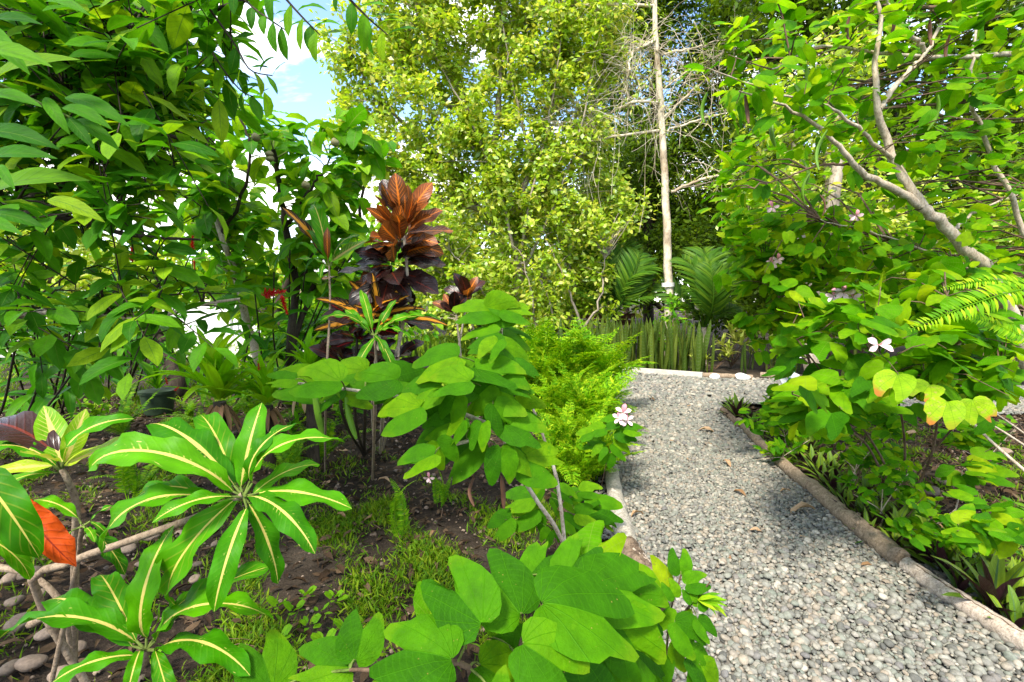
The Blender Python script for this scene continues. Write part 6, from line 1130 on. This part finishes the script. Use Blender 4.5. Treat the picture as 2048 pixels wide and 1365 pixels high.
# ------------------------------------------------------------------ oyster plants along the outer edge
OY = lm('oyster_leaf', [leaf_geo(w, (.62, .62), 6, 1, dr, .35) for w, dr in ((.23, .5), (.26, .9), (.21, .2))], M_OYST)
oys = [(1985, 1225, .30, 18, 'largest oyster plant rosette beside the bleached log'), (1890, 1150, .24, 15, 'oyster plant rosette with a purple heart at the head of the bleached log'), (2030, 1265, .2, 12, 'oyster plant rosette cut by the picture corner'), (1940, 1165, .2, 12, 'oyster plant rosette behind the largest one'), (1475, 838, .30, 20, 'dark purple oyster plant rosette at the path bend')]
for k, (px, py) in enumerate([(1680, 1005), (1700, 1030), (1665, 985), (1745, 1040), (1735, 1075), (1770, 1050), (1790, 1075), (1815, 1065), (1640, 955), (1625, 940), (1660, 945), (1600, 920), (1700, 985), (1730, 1000), (1800, 1040), (1850, 1075), (1835, 1100), (1870, 1100), (1905, 1105), (1590, 905), (1560, 890), (1530, 872), (1510, 860), (1545, 862), (1580, 880), (1620, 905), (1670, 960), (1765, 1015), (1830, 1040), (1500, 845), (1460, 815), (1960, 1120), (1920, 1190), (1720, 1045), (1860, 1130), (1790, 1100), (1650, 970), (1750, 1060), (1690, 1015), (1880, 1125), (2000, 1180), (2030, 1210), (1975, 1150)]):
    oys.append((px, py, rng.uniform(.15, .24), 12, 'small green oyster plant rosette in the bed along the outer logs'))
for px, py, L, n_, lab in oys: rosette('oyster_plant', lab, G(px, py), n_, L * .8, L * 1.15, OY, 'oyster plant', .2, 1.35, 'oyster plants')

# ------------------------------------------------------------------ weeds in the grass
WD = lm('weed_leaf', [bauhinia_geo(.1, .3, .05, 50, 0, True, .95), ell_geo[2]], M_WEED)
for k, (px, py) in enumerate(((612, 1205), (590, 1235), (640, 1240), (560, 1225), (670, 1210), (620, 1265), (690, 1270), (650, 1300), (560, 1290), (1160, 1050), (300, 1340), (650, 1330))):
    rosette('weed', 'round-leaved weed in the patchy grass near the biggest bauhinia leaves' if px > 500 and px < 800 else ('weed sprout beside the lowest croton' if px < 500 else 'weed sprout by the grey log'), G(px, py) + UP * .03, 6, .04, .075, WD, 'weed', .1, 1.0, 'weeds in the grass')

# ------------------------------------------------------------------ boards on a post, bench
q = P(1582, 770, 6.9) * (1, 1, 0); sg = thing('board_stand', 'green post carrying white boards at odd angles beside the path bend', 'stand', q)
def board(px0, py0, px1, py1, Y, w, th, mat, name):
    a, b = P(px0, py0, Y), P(px1, py1, Y - .02); R = frames((b - a)[None], np.array([[0., -1, .1]]))[0]; V, F, U = box((-w / 2, 0, -th / 2), (w / 2, np.linalg.norm(b - a), th / 2)); part(name, mk(name, *rot_geo((V, F, U), R, a), mat, False), sg)
board(1566, 712, 1604, 712, 6.8, .095, .025, M_WHITE, 'board'); board(1558, 744, 1582, 786, 6.75, .10, .025, M_WHITE, 'board'); board(1567, 742, 1596, 756, 6.70, .09, .025, M_WHITE, 'board')
p0 = P(1586, 700, 6.9); V, F, U = box((-.03, -.03, -.05), (.03, .03, p0[2])); part('post', mk('post', V + q, F, U, M_GREENP, False), sg)
bb = thing('bench', 'low red-brown plank bench in deep shade behind the first palm', 'bench', P(1200, 650, 14.5) * (1, 1, 0))
for k, (z0, y0) in enumerate(((.42, 0), (.42, .2), (.72, .42), (.92, .46))):
    a = P(1130, 640, 14.5); b = P(1278, 640, 14.5); part('plank', mk('plank', *box((a[0], a[1] + y0, z0), (b[0], a[1] + y0 + (.17 if k < 2 else .04), z0 + (.04 if k < 2 else .16))), M_BENCH, False), bb)
for fx in (.12, .88):
    for fy in (.03, .38): xx = a[0] + (b[0] - a[0]) * fx; part('leg', mk('leg', *box((xx, a[1] + fy, -.03), (xx + .07, a[1] + fy + .07, .415)), M_BENCH, False), bb)
    part('support', mk('support', *box((xx, a[1] + .51, -.03), (xx + .07, a[1] + .57, 1.1)), M_BENCH, False), bb)

# ------------------------------------------------------------------ beyond the garden: wall, gate, house, wires
w0 = P(180, 600, 20.5)[0]; w1 = P(455, 600, 20.5)[0]; bw = thing('boundary_wall', 'low white wall along the street beyond the yard', 'wall', (w0, 20.6, 0))
part('wall_face', mk('wall_face', *box((w0 - 6, 20.6, -.05), (w1, 20.8, 1.15)), M_WALLW, False), bw); part('coping', mk('coping', *box((w0 - 6.05, 20.55, 1.152), (w1 + .03, 20.85, 1.22)), M_WALLW, False), bw)
g0, g1 = P(462, 600, 20.5)[0], P(540, 600, 20.5)[0]; gt = thing('gate', 'white scrollwork metal gate beside the low wall', 'gate', (g0, 20.6, 0))
for xx in (g0, g1): part('gate_post', mk('gate_post', *box((xx, 20.6, -.05), (xx + .16, 20.76, 2.3)), M_WALLW, False), gt)
for z_ in (.15, 1.1, 2.0): part('rail', mk('rail', *box((g0 + .165, 20.66, z_), (g1 - .005, 20.70, z_ + .05)), M_METAL, False), gt)
for k in range(7):
    xx = g0 + .25 + (g1 - g0 - .35) * k / 6; part('bar', mk('bar', *tube([(xx, 20.64, .1), (xx, 20.64, 2.1)], .016, 6), M_METAL), gt)
    if k < 6:
        th = np.linspace(0, 9.5, 24); rr = .14 * (1 - th / 12); xm = xx + (g1 - g0 - .35) / 12; part('scroll', mk('scroll', *tube(np.stack([xm + rr * np.cos(th), np.full(24, 20.62), 1.6 + rr * np.sin(th)], -1), .014, 5), M_METAL), gt)
h0, h1 = P(560, 600, 24)[0], P(800, 600, 24)[0]; hs = thing('house', 'small tan house with grey roof half hidden behind the croton cluster', 'house', ((h0 + h1) / 2, 32, 0))
yh = 32.0; h0, h1 = P(590, 600, yh)[0], P(800, 600, yh)[0]
part('wall', mk('wall', *box((h0, yh, -.05), (h1, yh + 6, 3.0)), M_WALLB, False), hs)
V = np.array([(h0 - .5, yh - .5, 2.95), (h1 + .5, yh - .5, 2.95), (h1 + .5, yh + 6.5, 2.95), (h0 - .5, yh + 6.5, 2.95), (h0 - .5, yh + 3, 4.4), (h1 + .5, yh + 3, 4.4)]); F = np.array([[0, 1, 5, 4], [2, 3, 4, 5], [0, 3, 2, 1], [3, 0, 4, 4], [1, 2, 5, 5]])
part('roof', mk('roof', V + UP * .055, np.array([[0, 1, 5], [0, 5, 4], [2, 3, 4], [2, 4, 5], [3, 0, 4], [1, 2, 5], [0, 3, 2], [0, 2, 1]]), V[:, :2], M_ROOF, False), hs)
for k in range(3):
    xx = h0 + .9 + k * 2.1
    if k == 1: d_ = part('door', mk('door', *box((xx, yh - .06, 0), (xx + .95, yh - .003, 2.1)), M_WHITE, False), hs); part('handle', mk('handle', *box((xx + .8, yh - .12, 1.0), (xx + .86, yh - .065, 1.1)), M_METAL, False), d_)
    else: w_ = part('window', mk('window', *box((xx, yh - .04, .95), (xx + 1.2, yh - .003, 2.1)), M_GLASS, False), hs); [part('frame', mk('frame', *box(*e), M_WHITE, False), w_) for e in (((xx - .08, yh - .07, .87), (xx + 1.28, yh - .045, .95)), ((xx - .08, yh - .07, 2.1), (xx + 1.28, yh - .045, 2.18)), ((xx + .57, yh - .07, .955), (xx + .63, yh - .045, 2.095)))]
for k, (y0, y1) in enumerate(((425, 418), (436, 428), (447, 440), (462, 458))):
    a, b = P(250, y0, 27), P(820, y1, 27); m = (a + b) / 2 - UP * .12
    solo('power_line', stemmesh('power_line', [(spline([a, m, b], 14), .012)], M_WIRE, 5), ['topmost black power line crossing the sky behind the noni tree', 'second black power line below the topmost behind the noni tree', 'third black power line behind the noni tree', 'lowest black power line behind the noni tree'][k], 'cable', 'power lines')
for lab, px in (('grey utility pole left end of the power lines', 250), ('grey utility pole behind the croton cluster', 820)):
    a = P(px, 600, 27.2); solo('utility_pole', mk('utility_pole', *tube([a * (1, 1, 0), a * (1, 1, 0) + UP * 6.6], [.14, .10], 10, True), M_CONC), lab, 'pole', 'utility poles')

# ------------------------------------------------------------------ labels of look-alikes
for grp, fmt in (('oyster plants', 'small green oyster plant rosette beside the outer logs, %s to the camera'), ('cobbles below the crotons', 'tan rounded cobble half buried below the crotons, %s to the camera'), ('stones in the bed right of the path', 'grey-brown stone half buried right of the path, %s to the camera'),
                 ('fallen leaves on the path', 'dry tan fallen leaf on the gravel path, %s to the camera'), ('fallen leaves on the planted bed', 'dry tan fallen leaf on the soil under the shrubs, %s to the camera'), ('fallen leaves among the oyster plants', 'dry curled brown leaf among the oyster plants, %s to the camera'), ('weeds in the grass', 'round-leaved weed in the patchy grass, %s to the camera')):
    ob = [o for o in COL.objects if o.get('group') == grp and not (grp == 'oyster plants' and not o['label'].startswith('small green'))]
    rank_labels(ob, fmt)
